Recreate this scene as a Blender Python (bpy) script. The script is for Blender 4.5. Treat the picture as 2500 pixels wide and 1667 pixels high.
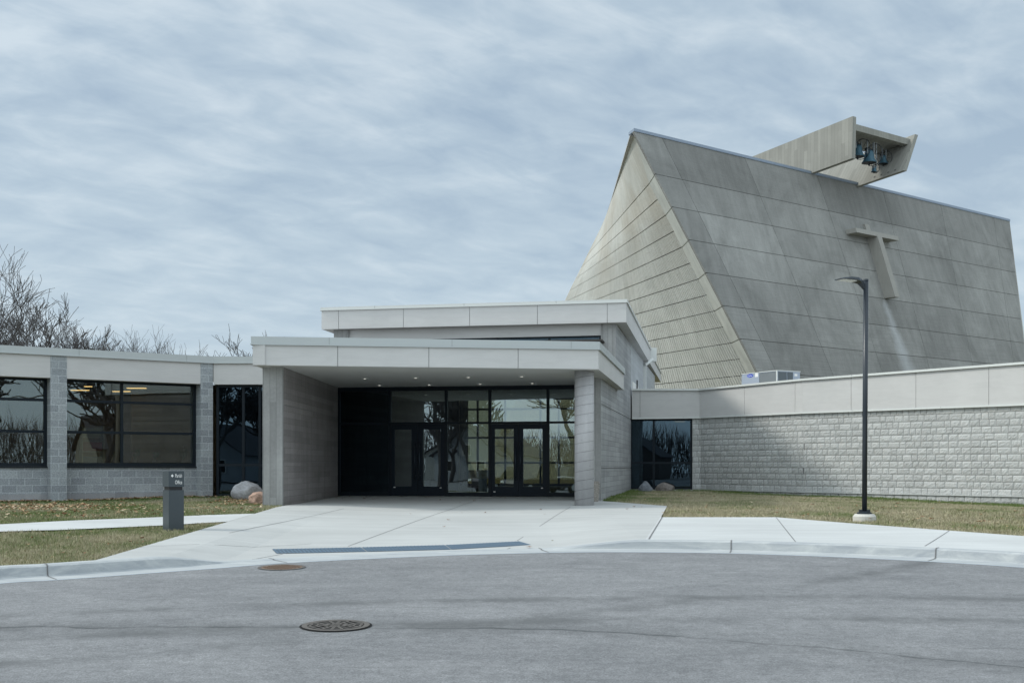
import bpy, bmesh, math, random
from mathutils import Vector, Matrix
from mathutils.geometry import intersect_point_line
R = math.radians
scene = bpy.context.scene
for o in list(bpy.data.objects): bpy.data.objects.remove(o)

# ------------------------------------------------------------------ camera
EYE = 0.93; F = 2800.0; CX = 1250.0; HY = 1138.0      # photograph units: 2500 px wide
cam_d = bpy.data.cameras.new('camera'); cam = bpy.data.objects.new('camera', cam_d)
scene.collection.objects.link(cam); scene.camera = cam
cam_d.sensor_fit = 'HORIZONTAL'; cam_d.sensor_width = 36.0; cam_d.lens = 36.0*F/2500
cam_d.shift_y = (HY-833.5)/2500; cam_d.clip_start = 0.1; cam_d.clip_end = 2000
cam.location = (0, 0, EYE); cam.rotation_euler = (R(90), 0, 0)

# ------------------------------------------------------------------ world, sun, exposure
SUN_EL = 41.0
world = bpy.data.worlds.new('World'); scene.world = world; world.use_nodes = True
wt = world.node_tree; wn = wt.nodes; wl = wt.links; wn.clear()
def W(t, **k):
    n = wn.new(t)
    for a, b in k.items(): setattr(n, a, b)
    return n
wout = W('ShaderNodeOutputWorld'); wbg = W('ShaderNodeBackground'); wbg.inputs['Strength'].default_value = 0.1
sky = W('ShaderNodeTexSky', sky_type='NISHITA', sun_disc=False); sky.sun_elevation = R(SUN_EL); sky.sun_rotation = R(268)
sky.air_density = 1.0; sky.dust_density = 2.0
tc = W('ShaderNodeTexCoord'); sep = W('ShaderNodeSeparateXYZ'); wl.new(tc.outputs['Generated'], sep.inputs[0])
def M(op, a, b=None, c=None, tree=None):
    n = W('ShaderNodeMath', operation=op)
    for i, v in enumerate((a, b, c)):
        if v is None: continue
        if isinstance(v, (int, float)): n.inputs[i].default_value = v
        else: wl.new(v, n.inputs[i])
    return n.outputs[0]
den = M('ADD', M('MAXIMUM', sep.outputs[2], 0.0), 0.22)
px = M('DIVIDE', sep.outputs[0], den); py = M('DIVIDE', sep.outputs[1], den)
cmb = W('ShaderNodeCombineXYZ'); wl.new(px, cmb.inputs[0]); wl.new(py, cmb.inputs[1])
def wnoise(scl, rot, scale, detail, rough, dist=0.0, off=(0,0,0)):
    m0 = W('ShaderNodeMapping'); m0.inputs['Rotation'].default_value = (0,0,R(rot)); wl.new(cmb.outputs[0], m0.inputs[0])
    mp = W('ShaderNodeMapping'); mp.inputs['Scale'].default_value = scl; mp.inputs['Location'].default_value = off
    wl.new(m0.outputs[0], mp.inputs[0])
    nz = W('ShaderNodeTexNoise'); nz.inputs['Scale'].default_value = scale; nz.inputs['Detail'].default_value = detail
    nz.inputs['Roughness'].default_value = rough; nz.inputs['Distortion'].default_value = dist
    wl.new(mp.outputs[0], nz.inputs['Vector']); return nz.outputs['Fac']
n1 = wnoise((0.45,1.2,1), 217, 1.0, 4, 0.55, 0.25, (3.1,1.2,0))          # big banks
n2 = wnoise((1.25,0.7,1), 236, 8.0, 5, 0.55, 0.35, (0.4,2.0,0))         # ripples
n3 = wnoise((0.35,1.5,1), 205, 3.0, 5, 0.6, 0.3, (5.4,7.0,0))
sm = M('ADD', M('ADD', M('MULTIPLY', n1, 0.75), M('MULTIPLY', n2, 0.9)), M('MULTIPLY', n3, 0.45))
# the cloud deck: 0.75 .. 1.35 typical -> fac
mr = W('ShaderNodeMapRange'); mr.inputs['From Min'].default_value = 0.83; mr.inputs['From Max'].default_value = 1.27
wl.new(sm, mr.inputs['Value'])
ramp = W('ShaderNodeValToRGB'); wl.new(mr.outputs[0], ramp.inputs[0])
e = ramp.color_ramp.elements
e[0].position = 0.0; e[0].color = (3.85, 5.0, 6.25, 1)
e[1].position = 1.0; e[1].color = (6.4, 7.4, 8.2, 1)
m_ = ramp.color_ramp.elements.new(0.5); m_.color = (4.9, 6.05, 7.1, 1)
# paler towards the horizon
hz = W('ShaderNodeMapRange'); hz.inputs['From Min'].default_value = 0.0; hz.inputs['From Max'].default_value = 0.3
hz.inputs['To Min'].default_value = 0.75; hz.inputs['To Max'].default_value = 0.0
wl.new(sep.outputs[2], hz.inputs['Value'])
mx = W('ShaderNodeMix', data_type='RGBA'); wl.new(hz.outputs[0], mx.inputs['Factor'])
wl.new(ramp.outputs[0], mx.inputs[6]); mx.inputs[7].default_value = (5.9, 7.15, 8.0, 1)
mx2 = W('ShaderNodeMix', data_type='RGBA'); mx2.inputs['Factor'].default_value = 0.93
wl.new(sky.outputs[0], mx2.inputs[6]); wl.new(mx.outputs[2], mx2.inputs[7])
# thin cloud brightened round the sun, overhead and behind the camera as added fill
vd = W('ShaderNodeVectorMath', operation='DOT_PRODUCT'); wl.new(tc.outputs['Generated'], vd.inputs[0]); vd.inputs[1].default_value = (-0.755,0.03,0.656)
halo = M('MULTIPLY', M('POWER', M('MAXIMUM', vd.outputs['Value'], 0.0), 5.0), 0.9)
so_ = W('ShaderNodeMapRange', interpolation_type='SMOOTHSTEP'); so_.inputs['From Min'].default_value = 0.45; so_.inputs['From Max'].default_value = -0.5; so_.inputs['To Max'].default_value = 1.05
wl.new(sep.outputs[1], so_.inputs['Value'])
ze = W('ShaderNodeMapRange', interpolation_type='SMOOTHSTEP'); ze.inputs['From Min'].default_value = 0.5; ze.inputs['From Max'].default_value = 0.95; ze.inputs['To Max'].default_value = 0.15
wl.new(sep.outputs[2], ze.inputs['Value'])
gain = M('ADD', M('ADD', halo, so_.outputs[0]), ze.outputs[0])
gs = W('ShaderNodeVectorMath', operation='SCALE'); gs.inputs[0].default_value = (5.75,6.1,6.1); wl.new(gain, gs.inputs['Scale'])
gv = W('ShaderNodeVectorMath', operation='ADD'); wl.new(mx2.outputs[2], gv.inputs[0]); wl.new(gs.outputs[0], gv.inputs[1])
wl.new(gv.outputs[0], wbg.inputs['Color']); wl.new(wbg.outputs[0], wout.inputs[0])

sl = bpy.data.lights.new('sun', 'SUN'); sl.energy = 2.05; sl.angle = R(6.5); sl.color = (1.0, 0.965, 0.89)
so = bpy.data.objects.new('sun', sl); scene.collection.objects.link(so)
sd = Vector((-math.cos(R(SUN_EL)), 0.03, math.sin(R(SUN_EL))))
so.rotation_euler = sd.to_track_quat('Z', 'Y').to_euler(); so.location = (-60, 0, 60)
scene.view_settings.view_transform = 'Standard'; scene.view_settings.look = 'None'
scene.view_settings.exposure = 0.0; scene.view_settings.gamma = 1.0
scene.render.engine = 'CYCLES'

# ------------------------------------------------------------------ helpers
C = scene.collection
class MB:
    def __init__(s): s.v = []; s.f = []; s.m = []; s.sm = False
    def add(s, vs, fs, mi=0):
        b = len(s.v); s.v += [tuple(p) for p in vs]
        for q in fs: s.f.append(tuple(b+i for i in q)); s.m.append(mi)
    def quad(s, a, b, c, d, mi=0): s.add([a,b,c,d], [(0,1,2,3)], mi)
    def hexa(s, p, mi=0):     # p: 4 bottom (ccw), 4 top
        s.add(p, [(3,2,1,0),(4,5,6,7),(0,1,5,4),(1,2,6,5),(2,3,7,6),(3,0,4,7)], mi)
    def box(s, x0,x1,y0,y1,z0,z1, mi=0):
        s.hexa([(x0,y0,z0),(x1,y0,z0),(x1,y1,z0),(x0,y1,z0),(x0,y0,z1),(x1,y0,z1),(x1,y1,z1),(x0,y1,z1)], mi)
    def fbox(s, fr, s0,s1,d0,d1,z0,z1, mi=0):
        q = [(s0,d0),(s1,d0),(s1,d1),(s0,d1)]
        s.hexa([fr.pt(a,b,z0) for a,b in q]+[fr.pt(a,b,z1) for a,b in q], mi)
    def prism(s, poly, z0, z1, mi=0):
        n = len(poly)
        z0 = z0 if isinstance(z0,(list,tuple)) else [z0]*n; z1 = z1 if isinstance(z1,(list,tuple)) else [z1]*n
        vs = [(x,y,z0[i]) for i,(x,y) in enumerate(poly)]+[(x,y,z1[i]) for i,(x,y) in enumerate(poly)]
        s.add(vs, [tuple(range(n-1,-1,-1)), tuple(range(n,2*n))]+[(i,(i+1)%n,n+(i+1)%n,n+i) for i in range(n)], mi)
    def tube(s, pts, rad, n=8, mi=0, cap=True):
        pts = [Vector(p) for p in pts]; rings = []
        r = rad if isinstance(rad,(list,tuple)) else [rad]*len(pts)
        for i,p in enumerate(pts):
            d = (pts[min(i+1,len(pts)-1)]-pts[max(i-1,0)])
            if d.length < 1e-9: d = Vector((0,0,1))
            d.normalize()
            u = d.cross(Vector((0,0,1)) if abs(d.z)<0.95 else Vector((1,0,0))).normalized(); w = u.cross(d)
            rings.append([p+(u*math.cos(2*math.pi*k/n)+w*math.sin(2*math.pi*k/n))*r[i] for k in range(n)])
        b = len(s.v)
        for g in rings: s.v += [tuple(q) for q in g]
        for i in range(len(rings)-1):
            for k in range(n):
                s.f.append((b+i*n+k, b+i*n+(k+1)%n, b+(i+1)*n+(k+1)%n, b+(i+1)*n+k)); s.m.append(mi)
        if cap:
            s.f.append(tuple(b+k for k in range(n-1,-1,-1))); s.m.append(mi)
            s.f.append(tuple(b+(len(rings)-1)*n+k for k in range(n))); s.m.append(mi)
    def lathe(s, prof, c, n=24, mi=0, M4=None):   # prof [(r,z)]
        b = len(s.v)
        for r,z in prof:
            for k in range(n):
                p = Vector((r*math.cos(2*math.pi*k/n), r*math.sin(2*math.pi*k/n), z))
                if M4: p = M4 @ p
                s.v.append(tuple(p+Vector(c)))
        for i in range(len(prof)-1):
            for k in range(n):
                s.f.append((b+i*n+k, b+i*n+(k+1)%n, b+(i+1)*n+(k+1)%n, b+(i+1)*n+k)); s.m.append(mi)
        s.f.append(tuple(b+k for k in range(n-1,-1,-1))); s.m.append(mi)
        s.f.append(tuple(b+(len(prof)-1)*n+k for k in range(n))); s.m.append(mi)
    def build(s, name, mat, parent=None, smooth=False, uv=True):
        off = wloc(parent) if parent else Vector((0,0,0))
        me = bpy.data.meshes.new(name)
        me.from_pydata([(x-off.x,y-off.y,z-off.z) for x,y,z in s.v], [], s.f)
        mats = mat if isinstance(mat,(list,tuple)) else [mat]
        for m in mats: me.materials.append(m)
        if len(mats) > 1: me.polygons.foreach_set('material_index', s.m)
        me.update()
        if uv:
            ul = me.uv_layers.new(name='UVMap'); vs = me.vertices; data = ul.data
            for p in me.polygons:
                n = p.normal
                if abs(n.z) < 0.75:
                    t = Vector((-n.y, n.x, 0)); t.normalize()
                    for li in p.loop_indices:
                        co = vs[me.loops[li].vertex_index].co+off; data[li].uv = (co.x*t.x+co.y*t.y, co.z)
                else:
                    for li in p.loop_indices:
                        co = vs[me.loops[li].vertex_index].co+off; data[li].uv = (co.x, co.y)
        if smooth: me.polygons.foreach_set('use_smooth', [True]*len(me.polygons))
        o = bpy.data.objects.new(name, me); C.objects.link(o)
        if parent: o.parent = parent
        return o
def wloc(o):
    v = Vector(o.location)
    while o.parent: o = o.parent; v += Vector(o.location)
    return v
def tag(o, label=None, cat=None, group=None, kind=None):
    if label: o['label'] = label
    if cat: o['category'] = cat
    if group: o['group'] = group
    if kind: o['kind'] = kind
    return o
def thing(name, loc, label, cat, group=None):
    o = bpy.data.objects.new(name, None); o.empty_display_size = 0.3; C.objects.link(o); o.location = loc
    return tag(o, label, cat, group)
def struct(o): o['kind'] = 'structure'; return o
def copy_tree(o, parent=None):
    c = o.copy(); C.objects.link(c)
    if parent: c.parent = parent
    for ch in list(o.children): copy_tree(ch, c)
    return c
class Fr:
    def __init__(s, a, b):
        s.a = Vector(a); d = Vector(b)-s.a; s.L = d.length; s.t = d.normalized(); s.n = Vector((-s.t.y, s.t.x))
    def pt(s, u, d, z): p = s.a+s.t*u+s.n*d; return (p.x, p.y, z)
    def s(s_, xf, d=0):
        r = (xf-CX)/F; a = s_.a+s_.n*d
        return (r*a.y-a.x)/(s_.t.x-r*s_.t.y)
    def z(s_, xf, yf, d=0):
        y = s_.pt(s_.s(xf,d), d, 0)[1]; return EYE+(HY-yf)*y/F
def PX(xf, Y): return (xf-CX)/F*Y

# ------------------------------------------------------------------ materials
class MT:
    def __init__(s, name, rough=0.8, spec=0.3, metal=0.0):
        s.mat = bpy.data.materials.new(name); s.mat.use_nodes = True
        s.t = s.mat.node_tree; s.N = s.t.nodes; s.L = s.t.links
        s.b = s.N['Principled BSDF']; s.b.inputs['Roughness'].default_value = rough
        s.b.inputs['Specular IOR Level'].default_value = spec; s.b.inputs['Metallic'].default_value = metal
        s.tc = s.N.new('ShaderNodeTexCoord')
    def set(s, sock, v):
        if isinstance(v, (int,float)): sock.default_value = v
        elif isinstance(v, tuple): sock.default_value = v if len(v)==4 or len(sock.default_value)==3 else (*v,1)
        else: s.L.new(v, sock)
    def vec(s, kind='UV', scale=(1,1,1), rot=(0,0,0), loc=(0,0,0)):
        m = s.N.new('ShaderNodeMapping'); m.inputs['Scale'].default_value = scale; m.inputs['Rotation'].default_value = rot
        m.inputs['Location'].default_value = loc; s.L.new(s.tc.outputs[kind], m.inputs[0]); return m.outputs[0]
    def noise(s, v, scale, detail=3, rough=0.5, dist=0):
        n = s.N.new('ShaderNodeTexNoise'); s.L.new(v, n.inputs['Vector']); n.inputs['Scale'].default_value = scale
        n.inputs['Detail'].default_value = detail; n.inputs['Roughness'].default_value = rough; n.inputs['Distortion'].default_value = dist
        return n.outputs['Fac']
    def m(s, op, a, b=None, c=None, clamp=False):
        n = s.N.new('ShaderNodeMath'); n.operation = op; n.use_clamp = clamp
        for i,v in enumerate((a,b,c)):
            if v is not None: s.set(n.inputs[i], v)
        return n.outputs[0]
    def rng(s, v, a, b, c=0.0, d=1.0):
        n = s.N.new('ShaderNodeMapRange'); s.set(n.inputs['Value'], v)
        for k,x in (('From Min',a),('From Max',b),('To Min',c),('To Max',d)): n.inputs[k].default_value = x
        return n.outputs[0]
    def mix(s, f, a, b, mode='MIX'):
        n = s.N.new('ShaderNodeMix'); n.data_type = 'RGBA'; n.blend_type = mode
        s.set(n.inputs['Factor'], f)
        for i,v in ((6,a),(7,b)):
            if isinstance(v, tuple): n.inputs[i].default_value = (*v[:3],1)
            else: s.L.new(v, n.inputs[i])
        return n.outputs[2]
    def grey(s, v):
        n = s.N.new('ShaderNodeCombineColor')
        for i in range(3): s.set(n.inputs[i], v)
        return n.outputs[0]
    def sep(s, v):
        n = s.N.new('ShaderNodeSeparateXYZ'); s.L.new(v, n.inputs[0]); return n.outputs
    def comb(s, x, y, z=0.0):
        n = s.N.new('ShaderNodeCombineXYZ'); s.set(n.inputs[0], x); s.set(n.inputs[1], y); s.set(n.inputs[2], z); return n.outputs[0]
    def col(s, c): s.set(s.b.inputs['Base Color'], c if not isinstance(c,tuple) else (*c,1)); return s
    def bump(s, h, dist=0.01, strength=1.0):
        n = s.N.new('ShaderNodeBump'); n.inputs['Distance'].default_value = dist; n.inputs['Strength'].default_value = strength
        s.L.new(h, n.inputs['Height']); s.L.new(n.outputs[0], s.b.inputs['Normal']); return s

def plain(name, c, rough=0.5, spec=0.4, metal=0.0, var=0.08, scale=3.0):
    t = MT(name, rough, spec, metal); n = t.noise(t.vec('Object'), scale, 5, 0.6)
    t.col(t.mix(n, tuple(x*(1-var) for x in c), tuple(min(1,x*(1+var)) for x in c))); return t.mat

def concrete(name, c, board=0.0, bdir='v', bw=0.15, var=0.18, kind='UV', line=0.5, warm=None, pit=True, form=None):
    """board marked cast concrete. bdir: boards run vertically ('v') or horizontally ('h')"""
    t = MT(name, 0.88, 0.25); v = t.vec(kind); sx = t.sep(v)
    blotch = t.noise(v, 0.45, 5, 0.65, 0.4); fine = t.noise(v, 14, 4, 0.65)
    streak = t.noise(t.vec(kind, (2.6,0.22,1)), 1.6, 4, 0.6)
    f = t.m('ADD', t.m('MULTIPLY', blotch, 0.55), t.m('ADD', t.m('MULTIPLY', fine, 0.2), t.m('MULTIPLY', streak, 0.35)))
    f = t.rng(f, 0.36, 0.74)
    lo = tuple(x*(1-var) for x in c); hi = tuple(x*(1+var) for x in c)
    colr = t.mix(f, lo, hi)
    h = t.m('MULTIPLY', fine, 0.25)
    if board:
        ax = sx[0] if bdir == 'v' else sx[1]; ay = sx[1] if bdir == 'v' else sx[0]
        q = t.m('DIVIDE', ax, bw); cell = t.m('FLOOR', q)
        wn_ = t.N.new('ShaderNodeTexWhiteNoise'); wn_.noise_dimensions = '2D'
        t.L.new(t.comb(cell, t.m('FLOOR', t.m('ADD', t.m('DIVIDE', ay, 2.4), t.m('MULTIPLY', cell, 0.37)))), wn_.inputs['Vector'])
        tone = t.rng(wn_.outputs['Value'], 0, 1, 1-board, 1+board)
        colr = t.mix(1.0, colr, t.grey(tone), 'MULTIPLY')
        fr = t.m('FRACT', q); e_ = t.m('MINIMUM', fr, t.m('SUBTRACT', 1.0, fr))
        ln = t.rng(e_, 0.0, 0.07, 1.0, 0.0)
        colr = t.mix(t.m('MULTIPLY', ln, line), colr, tuple(x*0.5 for x in c))
        grain = t.noise(t.vec(kind, (30,1.2,1) if bdir=='v' else (1.2,30,1)), 1.0, 3, 0.6)
        h = t.m('ADD', h, t.m('SUBTRACT', t.m('MULTIPLY', grain, 0.35), t.m('MULTIPLY', ln, 0.8)))
        h = t.m('ADD', h, t.m('MULTIPLY', wn_.outputs['Value'], 0.3))
    if pit:
        vo = t.N.new('ShaderNodeTexVoronoi'); vo.inputs['Scale'].default_value = 2.2; t.L.new(v, vo.inputs['Vector'])
        pp = t.rng(vo.outputs['Distance'], 0.02, 0.045, 1.0, 0.0)
        colr = t.mix(t.m('MULTIPLY', pp, 0.5), colr, tuple(x*0.35 for x in c))
    if warm:
        wn2 = t.noise(v, 0.3, 3, 0.5); colr = t.mix(t.rng(wn2, 0.45, 0.7), colr, warm)
    t.col(colr); t.bump(h, 0.008, 0.7); return t.mat

def stucco(name, c, var=0.07):
    t = MT(name, 0.85, 0.2); v = t.vec('UV')
    a = t.noise(v, 0.8, 5, 0.6); b = t.noise(v, 60, 3, 0.6); d = t.noise(t.vec('UV',(0.5,3,1)), 2.5, 4, 0.6, 1.0)
    f = t.m('ADD', t.m('MULTIPLY', a, 0.5), t.m('MULTIPLY', d, 0.5))
    t.col(t.mix(t.rng(f,0.32,0.7), tuple(x*(1-var) for x in c), tuple(x*(1+var) for x in c))); t.bump(b, 0.003, 0.5); return t.mat

def cmu(name, c, bw=0.406, bh=0.2032, mort=0.45, spk=1.0, loc=(0,0,0)):
    t = MT(name, 0.9, 0.2); v = t.vec('UV', loc=loc)
    br = t.N.new('ShaderNodeTexBrick'); t.L.new(v, br.inputs['Vector'])
    br.inputs['Scale'].default_value = 1.0; br.inputs['Brick Width'].default_value = bw; br.inputs['Row Height'].default_value = bh
    br.inputs['Mortar Size'].default_value = 0.009; br.inputs['Mortar Smooth'].default_value = 0.2; br.offset = 0.5
    br.inputs['Color1'].default_value = (0.86,0.865,0.88,1); br.inputs['Color2'].default_value = (1.18,1.18,1.17,1)
    br.inputs['Mortar'].default_value = (mort/c[0]*0.9,)*3+(1,); br.inputs['Bias'].default_value = 0
    s1 = t.noise(v, 55, 2, 0.7); s2 = t.noise(v, 22, 3, 0.7); s3 = t.noise(v, 0.6, 4, 0.6)
    sp = t.m('ADD', t.m('MULTIPLY', s1, 0.6), t.m('MULTIPLY', s2, 0.4))
    g = t.mix(t.rng(sp, 0.34, 0.66), tuple(x*(1-0.42*spk) for x in c), tuple(x*(1+0.45*spk) for x in c))
    g = t.mix(1.0, g, t.grey(t.rng(s3, 0.3, 0.7, 0.88, 1.12)), 'MULTIPLY')
    t.col(t.mix(1.0, g, br.outputs['Color'], 'MULTIPLY')); t.bump(t.m('SUBTRACT', t.m('MULTIPLY', s1, 0.3), br.outputs['Fac']), 0.004, 0.8); return t.mat

def glass(name, tint=(0.55,0.6,0.62), refl=0.1, wob=0.02, gc=(0.5,0.75,0.95)):
    m = bpy.data.materials.new(name); m.use_nodes = True; N = m.node_tree.nodes; L = m.node_tree.links; N.clear()
    out = N.new('ShaderNodeOutputMaterial'); mix = N.new('ShaderNodeMixShader'); tr = N.new('ShaderNodeBsdfTransparent'); gl = N.new('ShaderNodeBsdfGlossy')
    tr.inputs[0].default_value = (*tint,1); gl.inputs['Roughness'].default_value = 0.0; gl.inputs[0].default_value = (*gc,1)
    fr = N.new('ShaderNodeFresnel'); fr.inputs['IOR'].default_value = 1.5
    ad = N.new('ShaderNodeMath'); ad.operation = 'ADD'; ad.use_clamp = True; ad.inputs[1].default_value = refl; L.new(fr.outputs[0], ad.inputs[0])
    tc_ = N.new('ShaderNodeTexCoord'); nz = N.new('ShaderNodeTexNoise'); nz.inputs['Scale'].default_value = 1.1; nz.inputs['Detail'].default_value = 1
    L.new(tc_.outputs['Object'], nz.inputs['Vector'])
    bp = N.new('ShaderNodeBump'); bp.inputs['Strength'].default_value = 1.0; bp.inputs['Distance'].default_value = wob; L.new(nz.outputs[0], bp.inputs['Height'])
    L.new(bp.outputs[0], gl.inputs['Normal'])
    L.new(ad.outputs[0], mix.inputs[0]); L.new(tr.outputs[0], mix.inputs[1]); L.new(gl.outputs[0], mix.inputs[2]); L.new(mix.outputs[0], out.inputs[0]); return m

def emit(name, c, s):
    m = bpy.data.materials.new(name); m.use_nodes = True; b = m.node_tree.nodes['Principled BSDF']
    b.inputs['Base Color'].default_value = (*c,1); b.inputs['Emission Color'].default_value = (*c,1); b.inputs['Emission Strength'].default_value = s; return m

M_stucco = stucco('pale_panel', (0.56,0.56,0.55))
M_soffit = stucco('soffit_plaster', (0.56,0.56,0.535), 0.02)
M_metal = plain('coping_metal', (0.45,0.485,0.485), 0.38, 0.5, 0.0, 0.03)
M_trim = plain('pale_trim', (0.6,0.62,0.6), 0.45, 0.4, 0, 0.02)
M_gap = plain('joint_shadow_gap', (0.24,0.24,0.24), 0.9)
M_concV = concrete('board_concrete_vertical', (0.31,0.315,0.31), 0.13, 'v', 0.16, 0.32)
M_concH = concrete('board_concrete_horizontal', (0.25,0.235,0.23), 0.13, 'h', 0.155, 0.32, line=0.35)
M_concS = concrete('side_wall_concrete', (0.33,0.34,0.345), 0.12, 'h', 0.155, 0.3, line=0.6)
M_cmu = cmu('ground_face_block', (0.295,0.32,0.335), mort=0.5)
M_cmubase = cmu('smooth_base_block', (0.30,0.31,0.32), mort=0.36, spk=0.4)
M_frame = plain('dark_window_frame', (0.009,0.015,0.021), 0.5, 0.2, 0, 0.05)
M_door = plain('dark_door_metal', (0.008,0.015,0.024), 0.5, 0.2, 0, 0.05)
M_glass = glass('window_glass', (0.62,0.6,0.5), 0.09, 0.0015, (0.62,0.75,0.82))
M_glassS = glass('storefront_glass', (0.72,0.74,0.66), 0.14, 0.0012, (0.7,0.82,0.9))
M_glassR = glass('clear_glass', (0.6,0.6,0.53), 0.02, 0.001)
M_glassD = glass('dark_glass', (0.22,0.23,0.22), 0.05, 0.001)
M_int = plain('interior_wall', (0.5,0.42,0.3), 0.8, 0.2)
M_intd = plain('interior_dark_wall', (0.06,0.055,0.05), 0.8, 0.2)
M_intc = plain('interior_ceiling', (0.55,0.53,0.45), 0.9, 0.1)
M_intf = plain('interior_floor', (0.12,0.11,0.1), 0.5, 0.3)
M_strip = emit('strip_light', (1.0,0.75,0.4), 3.0)
M_down = emit('downlight_lens', (1.0,0.95,0.85), 1.3)
M_roof = plain('roof_membrane', (0.4,0.4,0.4), 0.9, 0.1)
M_white = plain('white_flashing', (0.8,0.8,0.77), 0.5)
M_black = plain('black_metal', (0.02,0.02,0.022), 0.45)

# ------------------------------------------------------------------ terrain heights
def road_z(Y):
    y = max(Y, 6.0); y = min(y, 60)
    return EYE-1.556+0.0304*(y-11.2)
def gp_road(xf, yf):
    lo, hi = 1.0, 60.0; s = (HY-yf)/F
    for _ in range(50):
        m_ = (lo+hi)/2
        if EYE+s*m_ > road_z(m_): lo = m_
        else: hi = m_
    return Vector(((xf-CX)/F*lo, lo))
edge_px = [(-1500,1545),(-700,1497),(-350,1460),(0,1424),(138,1415.5),(357,1399.5),(530,1387),(700,1374),(933,1362.3),(1144,1353.8),(1400,1348),(1600,1348),(1782,1350.6),(1960,1356.2),(2080,1361),(2265,1370.3),(2500,1385.2),(2900,1418),(3500,1480),(4300,1580)]
edge0 = [gp_road(*p) for p in edge_px]
def smooth_curve(pts, n=8):     # Catmull-Rom
    out = []
    P_ = [pts[0]*2-pts[1]]+pts+[pts[-1]*2-pts[-2]]
    for i in range(1, len(P_)-2):
        for k in range(n):
            t = k/n; a,b,c,d = P_[i-1],P_[i],P_[i+1],P_[i+2]
            out.append(0.5*((2*b)+(c-a)*t+(2*a-5*b+4*c-d)*t*t+(3*b-a-3*c+d)*t**3))
    out.append(pts[-1]); return out
edge = smooth_curve(edge0, 8)
edge = [Vector((edge[0].x-60, edge[0].y-14))]+edge+[Vector((edge[-1].x+60, edge[-1].y-20))]
def lerp_tab(tab, x):
    if x <= tab[0][0]: return tab[0][1]
    for (a,b),(c,d) in zip(tab, tab[1:]):
        if x <= c: return b+(d-b)*(x-a)/(c-a)
    return tab[-1][1]
def sstep(x): x = max(0,min(1,x)); return x*x*(3-2*x)
def kerb_h(p):      # height of kerb by image column of its world position
    xf = CX+F*p.x/max(p.y,3)
    a = sstep((640-xf)/230); b = sstep((xf-1330)/260)
    return 0.012+0.14*max(a,b)
def offset(poly, d):
    out = []
    for i,p in enumerate(poly):
        t = (poly[min(i+1,len(poly)-1)]-poly[max(i-1,0)]).normalized()
        out.append(p+Vector((-t.y,t.x))*d)
    return out
KW = 0.80
kback = offset(edge, KW)
kb_tab = [(p.x,p.y) for p in kback]; kz_tab = [(q.x, road_z(p.y)+kerb_h(p)) for p,q in zip(edge,kback)]
ctl = [(-12.6,31.8,-0.06),(-9.1,34.5,0.0),(-5.5,36.4,0),(-2,36,0),(1.9,35.2,0),(1.9,30.0,-0.08),(-6,28.9,-0.047),(-2,29,-0.09),(2.51,32.4,-0.04),(4.45,43,0.03),(7,42.6,0.03),(10.5,38.3,-0.06),(14.5,32.6,-0.165),(-24,24,-0.1),(25,18,-0.3),(0,60,0),(40,60,0),(-40,60,0)]
def zbase(x,y):
    w = s = 0
    for a,b,c in ctl:
        k = 1/((x-a)**2+(y-b)**2+0.3)**1.3; w += k; s += k*c
    return s/w
def zu(x,y):
    yk = lerp_tab(kb_tab, x); zk = lerp_tab(kz_tab, x); d = y-yk
    w = max(0, min(1, 1-d/12)); return w*zk+(1-w)*zbase(x,y)
def gp(xf, yf):
    lo, hi = 8.0, 90.0; s = (HY-yf)/F; r = (xf-CX)/F
    for _ in range(40):
        m_ = (lo+hi)/2
        if EYE+s*m_ > zu(r*m_, m_): lo = m_
        else: hi = m_
    return Vector((r*lo, lo))
def sheet(poly, spacing, zf, bm=None, mi=0):
    b = bmesh.new(); vs = [b.verts.new((p[0],p[1],0)) for p in poly]; b.faces.new(vs)
    x0=min(p[0] for p in poly); x1=max(p[0] for p in poly); y0=min(p[1] for p in poly); y1=max(p[1] for p in poly)
    k = math.ceil(x0/spacing)
    while k*spacing < x1:
        bmesh.ops.bisect_plane(b, geom=b.verts[:]+b.edges[:]+b.faces[:], plane_co=(k*spacing,0,0), plane_no=(1,0,0)); k += 1
    k = math.ceil(y0/spacing)
    while k*spacing < y1:
        bmesh.ops.bisect_plane(b, geom=b.verts[:]+b.edges[:]+b.faces[:], plane_co=(0,k*spacing,0), plane_no=(0,1,0)); k += 1
    bmesh.ops.triangulate(b, faces=b.faces[:]); bmesh.ops.recalc_face_normals(b, faces=b.faces[:])
    b.verts.index_update(); mb = bm or MB()
    up = sum(f.normal.z for f in b.faces) > 0
    mb.add([(v.co.x,v.co.y,zf(v.co.x,v.co.y)) for v in b.verts], [tuple(v.index for v in (f.verts if up else reversed(f.verts[:]))) for f in b.faces], mi)
    b.free(); return mb
def strip(mb, a, b, w, zf, mi=0, step=0.5):
    a = Vector(a); b = Vector(b); n = max(1,int((b-a).length/step)); t = (b-a).normalized(); q = Vector((-t.y,t.x))*w/2
    for i in range(n):
        p0 = a+(b-a)*(i/n); p1 = a+(b-a)*((i+1)/n); c = [p0-q,p1-q,p1+q,p0+q]
        mb.quad(*[(p.x,p.y,zf(p.x,p.y)) for p in c], mi)

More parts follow.
